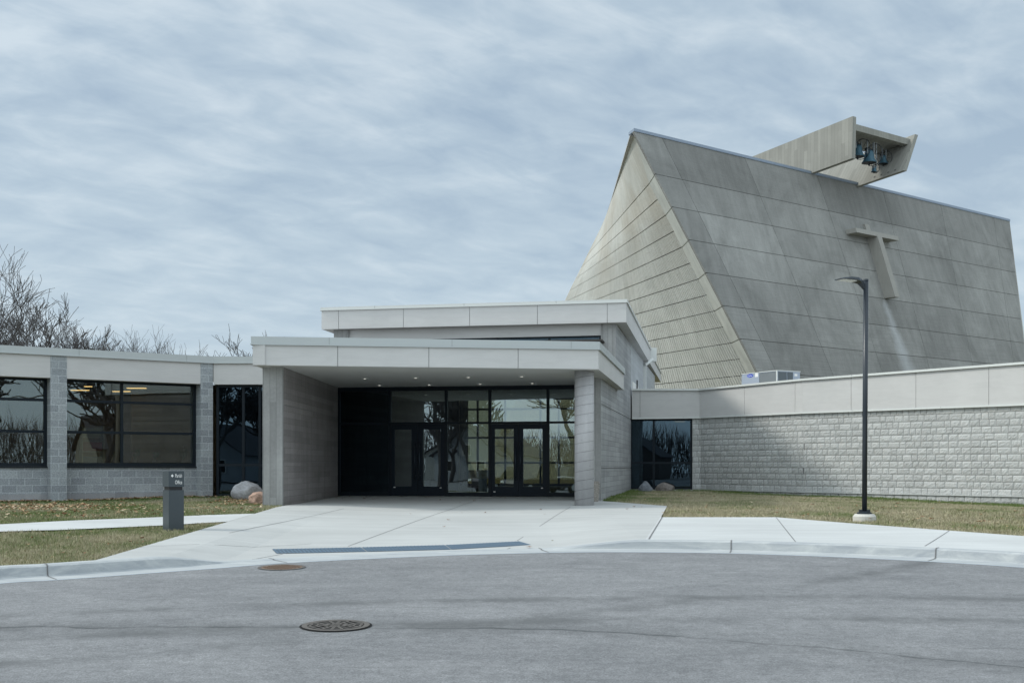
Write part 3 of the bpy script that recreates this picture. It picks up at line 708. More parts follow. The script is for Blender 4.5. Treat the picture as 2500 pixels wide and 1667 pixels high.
coping(hall, [tuple(ub),tuple(UA),tuple(UB),tuple(U2)], UZC, UZT, 0.03, 0.3, M_trim)
coping(hall, [tuple(U3i),tuple(U4)], UZC-0.10, UZT-0.12, 0.03, 0.3, M_trim)
mb = MB(); mb.prism([tuple(UA+Vector((.1,.12))),tuple(UB+Vector((-.1,.12))),tuple(U2+Vector((-.1,0))),tuple(ub+Vector((.1,0)))], UZB+0.012, UZB+0.06); mb.prism([tuple(U3i+Vector((-.1,.02))),tuple(U4+Vector((-.1,-.02))),tuple(U4+Vector((-9.5,0))),tuple(U3i+Vector((-9.5,0.02)))], UZB+0.07, UZB+0.12); mb.build('upper_soffit', M_soffit, hall)
mb = MB(); mb.prism([tuple(UA+Vector((.2,.3))),tuple(UB+Vector((-.2,.3))),tuple(U4+Vector((-.3,0))),tuple(UA+ud*26+Vector((.2,0)))], UZC-0.25, UZC-0.12); mb.build('upper_roof', M_roof, hall)
# upper front wall: corner columns, panel band, ribbon window
UF = Fr(tuple(Vector(SW.pt(HW0,0,0)[:2])-Vector((uf.t.x,uf.t.y))*11), SW.pt(HW0,0,0)[:2]); eS = UF.L
cs = [UF.s(815.6), UF.s(851.3), UF.s(1467), eS-0.004]
mb = MB(); mb.fbox(UF, cs[0], cs[1], -0.02, 0.4, SZ-0.3, UZB+0.011); mb.build('corner_column', M_concV, hall)
mb = MB(); mb.fbox(UF, cs[2], cs[3], -0.003, 0.36, SZ-0.3, UZB+0.011); mb.build('corner_column', M_concV, hall)
PB = EYE+4.235
mb = MB(); mb.fbox(UF, cs[1], cs[2], 0.06, 0.3, PB, UZB+0.01); mb.build('panel_band', M_stucco, hall)
n_ = 5; window(hall, UF, cs[1], cs[2], 0.08, SZ+0.3, PB-0.002, vs=[cs[1]+(cs[2]-cs[1])*k/n_ for k in range(1,n_)], fw=0.06, gm=M_glassD, name='ribbon_window')
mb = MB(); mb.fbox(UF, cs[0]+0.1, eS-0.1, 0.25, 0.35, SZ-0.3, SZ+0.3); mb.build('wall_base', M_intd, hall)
# storefront
SF = Fr((PX(825,36.4),36.4),(1.92,35.2)); zt = 3.41; zd = EYE+(HY-1032.6)*36.0/F
def z4(p): return 780+p/3.357
def S4(p,d=0): return SF.s(z4(p),d)
endSF = SF.s(1470)
stf = MB()
def bar(s0,s1,z0,z1,d0=0.0,d1=0.14): stf.fbox(SF,s0,s1,d0,d1,z0,z1)
vm = [(S4(150),S4(168)),(S4(565),S4(585)),(S4(1025),S4(1047)),(S4(1383),S4(1405)),(S4(1860),S4(1882)),(endSF-0.08,endSF)]
for a,b in vm: bar(a,b,0,zt)
for (a,b),(c,d) in zip(vm,vm[1:]):
    bar(b,c,zt-0.11,zt,0.003,0.137); bar(b,c,zd-0.035,zd+0.03,0.003,0.137)
for i in (0,2,4): bar(vm[i][1],vm[i+1][0],0.0,0.12,0.003,0.137)
store = stf.build('storefront_frame', M_frame, hall)
for i in range(5):
    b = vm[i][1]; c = vm[i+1][0]
    mb = MB(); mb.fbox(SF,b,c,0.06,0.072,zd+0.03,zt-0.11); mb.build('pane', M_glassS if i else M_glassD, store)
    if i in (0,2,4):
        mb = MB(); mb.fbox(SF,b,c,0.06,0.072,0.12,zd-0.035); mb.build('pane', M_glassS if i else M_glassD, store)
mb = MB(); mb.fbox(SF, vm[0][0], endSF, 0.01, 0.12, zt, SZ+0.3); mb.build('header_panel', M_frame, hall)
def door(s0,s1,g0,g1,handle_side,sticker):
    mb = MB(); za, zb = 0.012, zd-0.04; gz0, gz1 = EYE-0.60, zd-0.20   # glass light
    gz0 = 0.30
    mb.fbox(SF,s0,g0,0.03,0.09,za,zb); mb.fbox(SF,g1,s1,0.03,0.09,za,zb); mb.fbox(SF,g0,g1,0.031,0.089,za,gz0); mb.fbox(SF,g0,g1,0.031,0.089,gz1,zb)
    d = mb.build('door', M_door, hall)
    mb = MB(); mb.fbox(SF,g0,g1,0.055,0.065,gz0,gz1); mb.build('pane', M_glassS, d)
    hs_ = s1-0.07 if handle_side>0 else s0+0.07
    mb = MB(); P1 = SF.pt(hs_,-0.05,0.52); P2 = SF.pt(hs_,-0.05,1.68); mb.tube([P1,P2],0.016,8)
    for zz in (0.65,1.55): mb.tube([SF.pt(hs_,-0.05,zz),SF.pt(hs_,0.03,zz)],0.012,6)
    mb.build('handle', M_handle, d, smooth=True)
    if sticker is not None:
        mb = MB(); mb.fbox(SF,S4(sticker[0])-0.03,S4(sticker[0])+0.03,0.026,0.03,sticker[1],sticker[1]+0.025); mb.build('sticker', M_white, d)
M_handle = plain('handle_bar', (0.05,0.07,0.09), 0.3, 0.5, 0.6)
door(S4(586),S4(802),S4(615),S4(752),1,(613,0.26)); door(S4(804),S4(1024),S4(845),S4(992),-1,(990,0.25))
door(S4(1406),S4(1627),S4(1435),S4(1590),1,(1433,0.13)); door(S4(1629),S4(1859),S4(1668),S4(1826),-1,(1823,0.25))
# inside of the hall
def ipt(s,d): return SF.pt(s,d,0)[:2]
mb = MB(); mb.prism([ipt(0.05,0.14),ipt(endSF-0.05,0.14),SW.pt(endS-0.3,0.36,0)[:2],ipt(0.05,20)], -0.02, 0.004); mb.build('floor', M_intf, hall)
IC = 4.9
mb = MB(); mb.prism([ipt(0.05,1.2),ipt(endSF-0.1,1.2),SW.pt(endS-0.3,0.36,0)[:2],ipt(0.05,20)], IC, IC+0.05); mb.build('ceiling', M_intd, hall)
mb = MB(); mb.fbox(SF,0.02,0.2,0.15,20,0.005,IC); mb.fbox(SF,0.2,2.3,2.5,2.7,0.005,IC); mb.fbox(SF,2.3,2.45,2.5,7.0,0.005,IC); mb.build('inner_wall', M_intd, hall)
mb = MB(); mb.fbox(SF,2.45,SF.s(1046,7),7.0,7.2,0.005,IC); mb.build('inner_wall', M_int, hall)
bw_ = window(hall, SF, SF.s(1040,19), 8.9, 19.0, 0.01, IC-0.02, vs=[SF.s(z4(p),19) for p in (1062,1180,1295,1520,1810,1960)], hs=(1.1,2.3,3.66), fw=0.09, gm=M_glassR, name='rear_glazing')
mb = MB(); mb.fbox(SF, SF.s(1048,17), SF.s(1066,17), 17.0, 17.4, 0.005, IC); mb.build('inner_column', M_int, hall); mb = MB(); mb.fbox(SF, 7.55, 7.8, 8.0, 8.3, 0.005, IC); mb.build('inner_column', M_int, hall)
# table and chairs faintly seen behind the left bay
M_wood = plain('pale_wood', (0.5,0.4,0.16), 0.5)
tb = thing('reception_table', SF.pt(5.3,4.5,0), 'yellow wooden reception table behind the fixed glass between the doors', 'table')
mb = MB(); ta_, tb_ = SF.s(z4(1228),4.4), SF.s(z4(1383),4.4); mb.fbox(SF,ta_,tb_,4.2,4.8,0.5,0.8); mb.build('top', M_wood, tb)
mb = MB(); mb.fbox(SF,ta_+.1,tb_-.1,4.3,4.7,0.005,0.498); mb.build('plinth', M_intd, tb)
M_chr = plain('chrome_tube', (0.75,0.77,0.75), 0.25, 0.5, 0.3)
for j,(s_,lab) in enumerate(((SF.s(z4(350),1.3),'chrome tube chair at the far left behind the dark storefront glass'),(SF.s(z4(480),1.3),'chrome tube chair nearer the doors behind the dark storefront glass'))):
    ch = thing('tube_chair', SF.pt(s_,1.3,0), lab, 'chair', 'tube chairs inside the dark glass bay')
    mb = MB()
    for k in (0,0.45): mb.tube([SF.pt(s_-0.25,1.1+k,0.02),SF.pt(s_+0.2,1.1+k,0.02),SF.pt(s_-0.02,1.1+k,0.45),SF.pt(s_-0.3,1.1+k,0.47),SF.pt(s_-0.4,1.1+k,0.85)],0.012,6)
    mb.build('tube_frame', M_chr, ch)
    mb = MB(); mb.fbox(SF,s_-0.32,s_,1.1,1.55,0.46,0.5); mb.build('seat', M_black, ch)
    mb = MB(); mb.fbox(SF,s_-0.41,s_-0.38,1.1,1.55,0.6,0.88); mb.build('backrest', M_black, ch)
# downpipe and scupper on the side wall
dp = MB(); sx_ = SW.s(1570); 
dp.fbox(SW, sx_, sx_+0.35, -0.12, -0.002, 3.2, UZB-0.25); q0 = SW.pt(sx_+0.18,-0.06,UZB-0.2); dp.tube([q0, (q0[0]+0.42,q0[1]+0.6,UZB+0.1)],0.07,8); dp.build('downpipe', M_trim, hall)
mb = MB(); o2 = Vector((UB.x,UB.y))+ud*14.72; mb.prism([(o2.x,o2.y),(o2.x+0.3,o2.y+.02),(o2.x+0.33,o2.y+0.35),(o2.x+.05,o2.y+0.35)], UZB+0.1, UZT-0.03); mb.build('scupper_box', M_trim, hall)
# white parapet kickers
mb = MB(); q1 = fs.pt(fs.L*0.66,0.1,0); mb.prism([(q1[0]-0.25,q1[1]),(q1[0]+0.0,q1[1]+0.1),(q1[0]+0.12,q1[1]+0.9),(q1[0]-0.2,q1[1]+0.9)], CZ1, [CZ1+0.25,CZ1+0.05,CZ1+0.05,CZ1+0.25]); mb.build('roof_flashing', M_white, hall)
mb = MB(); a_ = SW.s(1541.5); mb.fbox(SW, a_+0.3, a_+3.0, -0.05, -0.002, 3.6, 4.15); mb.build('wall_flashing', M_white, hall)
mb = MB(); mb.tube([SW.pt(a_+1.6,-0.1,3.7),SW.pt(a_+1.6,-0.1,4.3)],0.03,6); mb.build('vent_pipe', M_black, hall)
# pebble-finish litter bin beside the porch wall
M_peb = cmu('exposed_pebble', (0.3,0.28,0.25), bw=50, bh=50, mort=0.3, spk=1.3)
bX, bY = PX(1452,31.9), 31.9; zb_ = zu(bX,bY)
bn = thing('litter_bin', (bX,bY,zb_), 'pebble finished litter bin between the round column and porch wall', 'bin')
mb = MB(); mb.hexa([(bX-.19,bY-.19,zb_),(bX+.09,bY-.19,zb_),(bX+.09,bY+.19,zb_),(bX-.19,bY+.19,zb_),(bX-.22,bY-.22,zb_+.52),(bX+.12,bY-.22,zb_+.52),(bX+.12,bY+.22,zb_+.52),(bX-.22,bY+.22,zb_+.52)]); mb.build('body', M_peb, bn)
mb = MB(); mb.box(bX-.2,bX+.1,bY-.2,bY+.2,zb_+.521,zb_+.56); mb.build('lid', M_peb, bn)

# ------------------------------------------------------------------ right wing
rw = thing('rock_face_wing', (9, 40, -0.1), 'low wing of rough grey block under a long pale fascia at the right', 'building')
R0 = Vector((4.5,43.0)); R1 = Vector((PX(1708,42.6),42.6)); R2 = Vector((PX(1960,38.3),38.3)); R3 = Vector((PX(2500,32.6),32.6)); R4 = R3+(R3-R2)*1.1
ZTs = [EYE+2.905,EYE+2.88,EYE+2.924,EYE+2.965,EYE+3.0]; ZBs = [EYE+1.775,EYE+1.79,EYE+1.765,EYE+1.735,EYE+1.72]
RP = [R0,R1,R2,R3,R4]
coping(rw, [tuple(p) for p in RP], [z-0.06 for z in ZTs], ZTs, 0.05, 0.35, M_trim)
mb = MB()
jx = {0:[1562.5], 1:[1817.5,1941], 2:[2078,2236,2414], 3:[2620,2860]}
for k in range(4):
    fr = Fr(RP[k],RP[k+1]); cu = [0]+[fr.s(x) for x in jx[k]]+[fr.L]
    zt_ = lambda s: ZTs[k]-0.062+(ZTs[k+1]-ZTs[k])*s/fr.L
    zb2 = lambda s: ZBs[k]+0.055+(ZBs[k+1]-ZBs[k])*s/fr.L
    for i in range(len(cu)-1):
        a = cu[i]+(0.007 if i else 0.0005); b = cu[i+1]-(0.007 if i<len(cu)-2 else 0.0005)
        mb.hexa([fr.pt(a,0,zb2(a)),fr.pt(b,0,zb2(b)),fr.pt(b,.3,zb2(b)),fr.pt(a,.3,zb2(a)),fr.pt(a,0,zt_(a)),fr.pt(b,0,zt_(b)),fr.pt(b,.3,zt_(b)),fr.pt(a,.3,zt_(a))])
    a,b = 0.02,fr.L-0.02
    mb.hexa([fr.pt(a,0.02,zb2(a)+.01),fr.pt(b,.02,zb2(b)+.01),fr.pt(b,.28,zb2(b)+.01),fr.pt(a,.28,zb2(a)+.01),fr.pt(a,.02,zt_(a)),fr.pt(b,.02,zt_(b)),fr.pt(b,.28,zt_(b)),fr.pt(a,.28,zt_(a))],1)
mb.build('fascia', [M_stucco,M_gap], rw)
coping(rw, [tuple(p) for p in RP], [z+0.0 for z in ZBs], [z+0.052 for z in ZBs], 0.02, 0.3, M_trim, name='fascia_trim')
mb = MB()
pl = [tuple(p+Vector((0.15,0.25))) for p in RP]; mb.prism(pl+[(40,40),(40,60),(6.5,52)], 3.55, 3.62); mb.build('roof', M_roof, rw)
# window beside the hall
wl_s1 = Fr(R0,R1).s(1690); LF = Fr(R0,R1)
window(rw, LF, -0.1, wl_s1, 0.12, 0.07, ZBs[0], vs=(LF.s(1596,0.12),), hs=(EYE+0.13,), fw=0.075, gm=M_glassD)
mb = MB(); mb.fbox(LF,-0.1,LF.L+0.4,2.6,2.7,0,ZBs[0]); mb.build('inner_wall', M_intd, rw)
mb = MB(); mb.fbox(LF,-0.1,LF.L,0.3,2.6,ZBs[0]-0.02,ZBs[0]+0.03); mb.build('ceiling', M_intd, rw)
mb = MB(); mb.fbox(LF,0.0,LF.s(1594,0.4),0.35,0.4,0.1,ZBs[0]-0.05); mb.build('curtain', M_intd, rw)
mb = MB(); Y0=44.2; zc=ZBs[0]-0.06; mb.box(PX(1648,Y0),PX(1672,Y0),Y0,Y0+0.1,zc,zc+0.02); mb.build('strip_light', M_strip, rw)
# rough block wall: every block has a broken face
M_rock = None
def mat_rock():
    t = MT('split_face_block', 0.95, 0.15); v = t.vec('UV'); 
    a = t.noise(v, 3.2, 3, 0.5); b = t.noise(v, 38, 4, 0.75); c_ = t.noise(v, 0.5, 3, 0.5)
    at = t.N.new('ShaderNodeAttribute'); at.attribute_name = 'tone'
    c = t.mix(t.rng(b, 0.3, 0.7), (0.38,0.395,0.39), (0.6,0.615,0.605)); c = t.mix(t.rng(c_, 0.5, 0.68, 0, 0.55), c, (0.52,0.5,0.47))
    c = t.mix(1.0, c, at.outputs['Color'], 'MULTIPLY')
    t.col(c); t.bump(t.m('ADD', t.noise(v, 14, 5, 0.7), b), 0.014, 0.9); return t.mat
M_rock = mat_rock(); M_mortar = plain('dark_mortar', (0.2,0.2,0.2), 0.95)
rr = random.Random(11)
def rock_wall(fr, s0, s1, z0, rows, rh=0.2032, zt0=None, name='rock_block_wall', d=0.05):
    mb = MB(); tones = []
    nrow = rows
    for k in range(nrow):
        za = z0+k*rh; zb = za+rh; s = s0-(rr.random()*0.2)
        while s < s1:
            w = rr.choice((0.203,0.203,0.3,0.3,0.406)); a = max(s,s0); b = min(s+w,s1); s += w
            if b-a < 0.05: continue
            g_ = 0.005; nx = max(2,int((b-a)/0.045)); nz = 4; tone = rr.uniform(0.9,1.1)
            zt1 = lambda u: zb if zt0 is None else min(zb, zt0(u))
            base = len(mb.v)
            for j in range(nz+1):
                for i in range(nx+1):
                    u = a+g_+(b-a-2*g_)*i/nx; fz = j/nz; top = zt1(u); z = za+g_+(top-za-2*g_)*fz
                    edge_ = (i in (0,nx)) or (j in (0,nz))
                    dd = 0.006 if edge_ else -rr.uniform(0.0,0.014)
                    mb.v.append(fr.pt(u, d+dd, z))
            for j in range(nz):
                for i in range(nx):
                    q = base+j*(nx+1)+i; mb.f.append((q,q+1,q+nx+2,q+nx+1)); mb.m.append(0); tones.append(tone)
    nb = len(mb.f)
    o = mb.build(name, M_rock, rw)
    ca = o.data.color_attributes.new('tone','FLOAT_COLOR','CORNER'); i = 0
    for p,tn in zip(o.data.polygons, tones):
        for li in p.loop_indices: ca.data[li].color = (tn,tn,tn,1)
    return o
FR1 = Fr(R1,R2); FR2 = Fr(R2,R3); FR3 = Fr(R3,R4)
for k,fr in ((1,FR1),(2,FR2),(3,FR3)):
    zt_f = (lambda u,k=k,fr=fr: ZBs[k]-0.003+(ZBs[k+1]-ZBs[k])*u/fr.L)
    rock_wall(fr, -0.0 if k>1 else 0.0, fr.L, 0.065, 13, zt0=zt_f)
    rock_wall(fr, 0.0, fr.L, 0.065-0.2032*3, 3, d=0.03, name='rock_base_course')
    mb = MB(); mb.hexa([fr.pt(0,.064,-.6),fr.pt(fr.L,.064,-.6),fr.pt(fr.L,.3,-.6),fr.pt(0,.3,-.6),fr.pt(0,.064,ZBs[k]),fr.pt(fr.L,.064,ZBs[k+1]),fr.pt(fr.L,.3,ZBs[k+1]),fr.pt(0,.3,ZBs[k])]); mb.build('mortar_bed', M_mortar, rw)
    mb = MB(); mb.fbox(fr, 0, fr.L, -0.02, 0.05, 0.058, 0.072); mb.build('ledge', M_trim, rw)
mb = MB(); mb.fbox(LF, wl_s1, LF.L, 0.064, 0.3, -0.5, ZBs[0]); mb.build('mortar_bed', M_mortar, rw)
rock_wall(LF, wl_s1+0.002, LF.L+0.09, 0.065, 13, zt0=lambda u: ZBs[1]-0.003); rock_wall(LF, wl_s1, LF.L+0.09, 0.065-0.6096, 3, d=0.03, name='rock_base_course')

# ------------------------------------------------------------------ church
EX = EYE
church = thing('church', (25, 78, 0), 'huge sloping concrete church with ribbed side and leaning cross wall', 'building')
ZTOP = 19.84
def Lp(z): q = ZTOP-z; return Vector((7.2+.507*q, 68-.037*q, EX+z))
def Rp(z): q = ZTOP-z; return Vector((40.4-.109*q, 93.1-.497*q, EX+z))
rows = [ZTOP]+[17.29-1.957*k for k in range(9)]; rows[-1] = -1.2
us_ = [0,.057,.235,.41,.59,.765,.943,1]
def FP(u,z): return Lp(z).lerp(Rp(z),u)
a_ = Rp(ZTOP)-Lp(ZTOP); b_ = Lp(0)-Lp(ZTOP); NF = a_.cross(b_).normalized()
if NF.y > 0: NF = -NF
Ht = a_.normalized(); NH = Vector((Ht.y,-Ht.x,0)).normalized()   # horizontal outward
# stain line in uv of the front
def ray_front(xf,yf):
    d = Vector(((xf-CX)/F,1,(HY-yf)/F)); o_ = Vector((0,0,EYE)); p = Lp(ZTOP); t = (p-o_).dot(NF)/d.dot(NF); return o_+d*t
def mat_churchfront():
    t = MT('weathered_front_concrete', 0.9, 0.2); v = t.vec('UV'); s = t.sep(v)
    a = t.noise(v, 0.28, 6, 0.68, 0.6); b = t.noise(t.vec('UV',(0.9,0.12,1)), 2.2, 5, 0.65); fine = t.noise(v, 9, 4, 0.65)
    bh = t.noise(t.vec('UV',(0.15,6,1)), 1.5, 4, 0.7)
    low = t.rng(s[1], 9, 14, 1.0, 0.25)      # the lower pours show their boards more
    f = t.m('ADD', t.m('MULTIPLY', a, 0.5), t.m('ADD', t.m('MULTIPLY', b, 0.28), t.m('ADD', t.m('MULTIPLY', fine, 0.1), t.m('MULTIPLY', bh, 0.12))))
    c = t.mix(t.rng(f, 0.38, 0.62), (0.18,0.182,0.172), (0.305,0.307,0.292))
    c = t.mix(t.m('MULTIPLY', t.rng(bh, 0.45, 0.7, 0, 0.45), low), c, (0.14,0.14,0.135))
    p0_ = ray_front(2160,733); p1_ = ray_front(2222,905)
    tn = Vector((-NF.y,NF.x,0)).normalized(); u0 = p0_.dot(Vector((tn.x,tn.y,0))); u1 = p1_.dot(Vector((tn.x,tn.y,0))); v0 = p0_.z; v1 = p1_.z
    k = (u1-u0)/(v1-v0); wz = t.m('MULTIPLY', t.m('SUBTRACT', t.noise(v, 1.2, 4, 0.6), 0.5), 1.0)
    uc = t.m('ADD', u0, t.m('MULTIPLY', t.m('SUBTRACT', s[1], v0), k))
    dd = t.m('ABSOLUTE', t.m('ADD', t.m('SUBTRACT', s[0], uc), wz))
    wd = t.rng(s[1], v1, v0, 1.1, 0.35)
    st = t.m('MULTIPLY', t.m('SUBTRACT', 1.0, t.m('DIVIDE', dd, wd), clamp=True), t.rng(s[1], v0-0.2, v0+0.1, 1.0, 0.0))
    c = t.mix(t.m('MULTIPLY', st, 0.6), c, (0.44,0.46,0.47))
    at = t.N.new('ShaderNodeAttribute'); at.attribute_name = 'tone'
    c = t.mix(1.0, c, at.outputs['Color'], 'MULTIPLY')
    t.col(c); t.bump(t.m('ADD', fine, bh), 0.03, 0.6); return t.mat
def mat_churchside():
    t = MT('weathered_ribbed_concrete', 0.9, 0.2); v = t.vec('UV'); s = t.sep(v)
    a = t.noise(v, 0.35, 6, 0.68, 0.6); b = t.noise(t.vec('UV',(1.4,0.1,1)), 2.6, 5, 0.7); fine = t.noise(v, 7, 4, 0.65)
    f = t.m('ADD', t.m('MULTIPLY', a, 0.4), t.m('ADD', t.m('MULTIPLY', b, 0.45), t.m('MULTIPLY', fine, 0.15)))
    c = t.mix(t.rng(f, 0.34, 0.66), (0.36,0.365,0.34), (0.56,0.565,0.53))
    wm = t.noise(v, 0.22, 3, 0.5); c = t.mix(t.m('MULTIPLY', t.rng(wm, 0.42, 0.62), t.rng(s[1], 12, 17, 0.0, 0.45)), c, (0.32,0.285,0.225))
    t.col(c); t.bump(fine, 0.02, 0.6); return t.mat
M_cf = mat_churchfront(); M_csd = mat_churchside(); M_groove = plain('dark_groove', (0.09,0.09,0.085), 0.95)
mb = MB(); tones = []
for i in range(len(rows)-1):
    for j in range(7):
        zt0, zb0 = rows[i], rows[i+1]; gw = 0.022
        gw = 0.014; z1_ = zt0-(gw*1.2 if i else 0); z0_ = zb0+gw*1.2; wdt = (Rp(zb0)-Lp(zb0)).length
        gu = 0.014/wdt if 1 else 0
        u0_ = us_[j]+(gu if j else 0); u1_ = us_[j+1]-(gu if j<6 else 0)
        fr_ = [FP(u0_,z0_),FP(u1_,z0_),FP(u1_,z1_),FP(u0_,z1_)]; bk = [p-NF*0.12 for p in fr_]
        mb.hexa([fr_[0],fr_[1],bk[1],bk[0],fr_[3],fr_[2],bk[2],bk[3]]); tn_ = random.Random(i*7+j).uniform(0.9,1.12)*(0.85 if i==0 else 1); tones += [tn_]*6
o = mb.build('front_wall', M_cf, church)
ca = o.data.color_attributes.new('tone','FLOAT_COLOR','CORNER')
for p,tn_ in zip(o.data.polygons, tones):
    for li in p.loop_indices: ca.data[li].color = (tn_,tn_,tn_,1)
mb = MB(); ins = 0.0
zz = (-1.2,ZTOP-0.05); q = [FP(0.001,zz[0]),FP(0.999,zz[0]),FP(0.999,zz[1]),FP(0.001,zz[1])]; bk = [p-NF*0.16 for p in q]; q = [p-NF*0.06 for p in q]
mb.hexa([q[0],q[1],bk[1],bk[0],q[3],q[2],bk[2],bk[3]]); mb.build('front_wall_core', M_groove, church)
# end face of the front wall and the twisted ribbed side
SD = Vector((-.04,1,0))
def sdl(z): return 0.15+2.15*sstep((ZTOP-z)/2.6)
joints = [17.29-1.957*k for k in range(9)]; halves = [z+0.978 for z in joints[1:]]
def rowlist(js, top, bot, gw=0.026):
    out = [(top,0)]
    for j in sorted(js, reverse=True):
        if j-gw <= bot: continue
        out += [(j+gw,0),(j+gw*0.7,1),(j-gw*0.7,1),(j-gw,0)]
    out.append((bot,0))
    res = []
    for a,b in zip(out,out[1:]):
        res.append(a)
        if a[1]==0 and b[1]==0 and a[0]-b[0]>0.5: res.append(((a[0]+b[0])/2,0))
    res.append(out[-1]); return res
mb = MB(); rl = rowlist(joints, ZTOP, -1.2)
for (za,ga),(zb,gb) in zip(rl,rl[1:]):
    def e_(z,g_,t): p = Lp(z)+SD*(t*sdl(z)); return p+Vector((1,0,0))*0.06*g_
    mb.quad(e_(zb,gb,1),e_(zb,gb,0),e_(za,ga,0),e_(za,ga,1), 1 if (ga and gb) else 0)
mb.build('front_wall_end', [concrete('smooth_edge_concrete', (0.44,0.455,0.43), var=0.28, pit=False),M_groove], church)
TL = 24.0
def HPt(t,z):
    q = ZTOP-z; p = Lp(z)+SD*sdl(z); k = .012-.0415*q; return Vector((p.x+k*t, p.y+t, p.z))
def HN(t,z):
    a = HPt(t+0.1,z)-HPt(t,z); b = HPt(t,z+0.1)-HPt(t,z); n = a.cross(b).normalized(); return n if n.x < 0 else -n
rl = rowlist(joints+halves, ZTOP, -1.2); PER = 0.2
cols = [0.0]; amp = [0]
k = 0
while True:
    t0 = 0.05+k*PER
    if t0+PER > TL: break
    cols += [t0, t0+PER*0.15, t0+PER*0.5, t0+PER*0.65]; amp += [0,1,1,0]; k += 1
cols.append(TL); amp.append(0)
nc = len(cols); V = []; 
for z,g_ in rl:
    ra = 0.055*sstep((17.4-z)/3.0) if z < 17.29 else 0.0
    for t,a in zip(cols,amp):
        n = HN(t,z); V.append(HPt(t,z)+n*(a*ra-0.07*g_))
Fc = []; Mi = []
for i in range(len(rl)-1):
    for j in range(nc-1):
        Fc.append((i*nc+j,(i+1)*nc+j,(i+1)*nc+j+1,i*nc+j+1)); Mi.append(1 if rl[i][1] and rl[i+1][1] else 0)
mb = MB(); mb.v = [tuple(p) for p in V]; mb.f = Fc; mb.m = Mi
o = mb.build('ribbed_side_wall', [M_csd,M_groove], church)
# consistent uv for the ribs (true normal projection would shimmer)
ul = o.data.uv_layers[0].data
for p in o.data.polygons:
    for li in p.loop_indices:
        co = o.data.vertices[o.data.loops[li].vertex_index].co; ul[li].uv = (co.y*1.0, co.z)
# the rest of the shell, mirrored about the middle of the front
mid = (Lp(ZTOP)+Rp(ZTOP))/2
def mir(p): d = (p-mid).dot(Ht); return p-Ht*(2*d)
mb = MB(); zl = [ZTOP-0.02-k*(ZTOP+1.2)/10 for k in range(11)]; tl = [TL*k/10 for k in range(11)]
for i in range(10):
    for j in range(10):
        q = [HPt(tl[j],zl[i+1]),HPt(tl[j+1],zl[i+1]),HPt(tl[j+1],zl[i]),HPt(tl[j],zl[i])]; mb.quad(*[mir(p) for p in q])
    q = [Lp(zl[i+1]),HPt(0,zl[i+1]),HPt(0,zl[i]),Lp(zl[i])]; mb.quad(*[mir(p) for p in q])
mb.build('far_side_wall', M_csd, church)
mb = MB()
for i in range(10): mb.quad(HPt(TL-.02,zl[i+1]),mir(HPt(TL,zl[i+1])),mir(HPt(TL,zl[i])),HPt(TL-.02,zl[i]))
mb.build('rear_wall', M_csd, church)
mb = MB(); z_ = EX+ZTOP-0.08; c4 = [Lp(ZTOP)-NF*0.3, Rp(ZTOP)-NF*0.3, mir(HPt(TL,ZTOP)), HPt(TL,ZTOP)]; mb.prism([(p.x,p.y) for p in c4], z_-0.1, z_); mb.build('roof', M_roof, church)
M_cap = plain('blue_grey_roof_edge', (0.22,0.27,0.34), 0.4, 0.5, 0.2)
mb = MB(); a = Lp(ZTOP)+NF*0.05; b = Rp(ZTOP)+NF*0.05
mb.hexa([a,b,b-NF*0.5,a-NF*0.5]+[p+Vector((0,0,0.17)) for p in (a,b,b-NF*0.5,a-NF*0.5)])
a = Lp(ZTOP)+Vector((0.0,0.1,0.0)); b = HPt(TL,ZTOP); mb.hexa([a,a+Vector((.3,0,0)),b+Vector((.3,0,0)),b]+[p+Vector((0,0,0.1)) for p in (a,a+Vector((.3,0,0)),b+Vector((.3,0,0)),b)])
mb.build('roof_edge', M_cap, church)
# cross: two deep fins standing out from the wall
M_cross = concrete('cross_concrete', (0.30,0.295,0.27), 0.0, var=0.12)
D_ = 0.85
st = ray_front(2106.7,547.8); sb = ray_front(2159.4,728); Hh = Ht*0.5
def fin(mb, a, b, c, d, dep):   # wall quad a b c d extruded outward horizontally
    q = [a,b,c,d]; f_ = [p+NH*dep for p in q]; q = [p-NH*0.3 for p in q]; mb.hexa([f_[0],f_[1],q[1],q[0],f_[3],f_[2],q[2],q[3]])
bl = ray_front(2063.7,561); cm = sb.lerp(st, (bl.z-0.15-sb.z)/(st.z-sb.z))
mb = MB(); fin(mb, sb, sb+Hh, cm+Hh, cm, D_)
fin(mb, cm, cm+Hh, st+Hh, st, 0.16)
bl = ray_front(2063.7,561); br = ray_front(2169,589)
zt_b = bl.z; 
def onwall(p,z): # move along wall slope
    w = (Lp(ZTOP)-Lp(0)); n2 = NF.cross(Ht); n2 = n2*((z-p.z)/n2.z); return p+n2
b0 = bl; b1 = bl+Ht*((br-bl).dot(Ht)); thk = 0.32
mb2 = MB(); 
left_end = onwall(b0,zt_b-thk); right_end = onwall(b1,zt_b-thk)
fin(mb2, left_end, right_end, b1, b0, D_-0.02)
crs = mb.build('cross', M_cross, church); mb2.build('cross_arm', M_cross, crs)

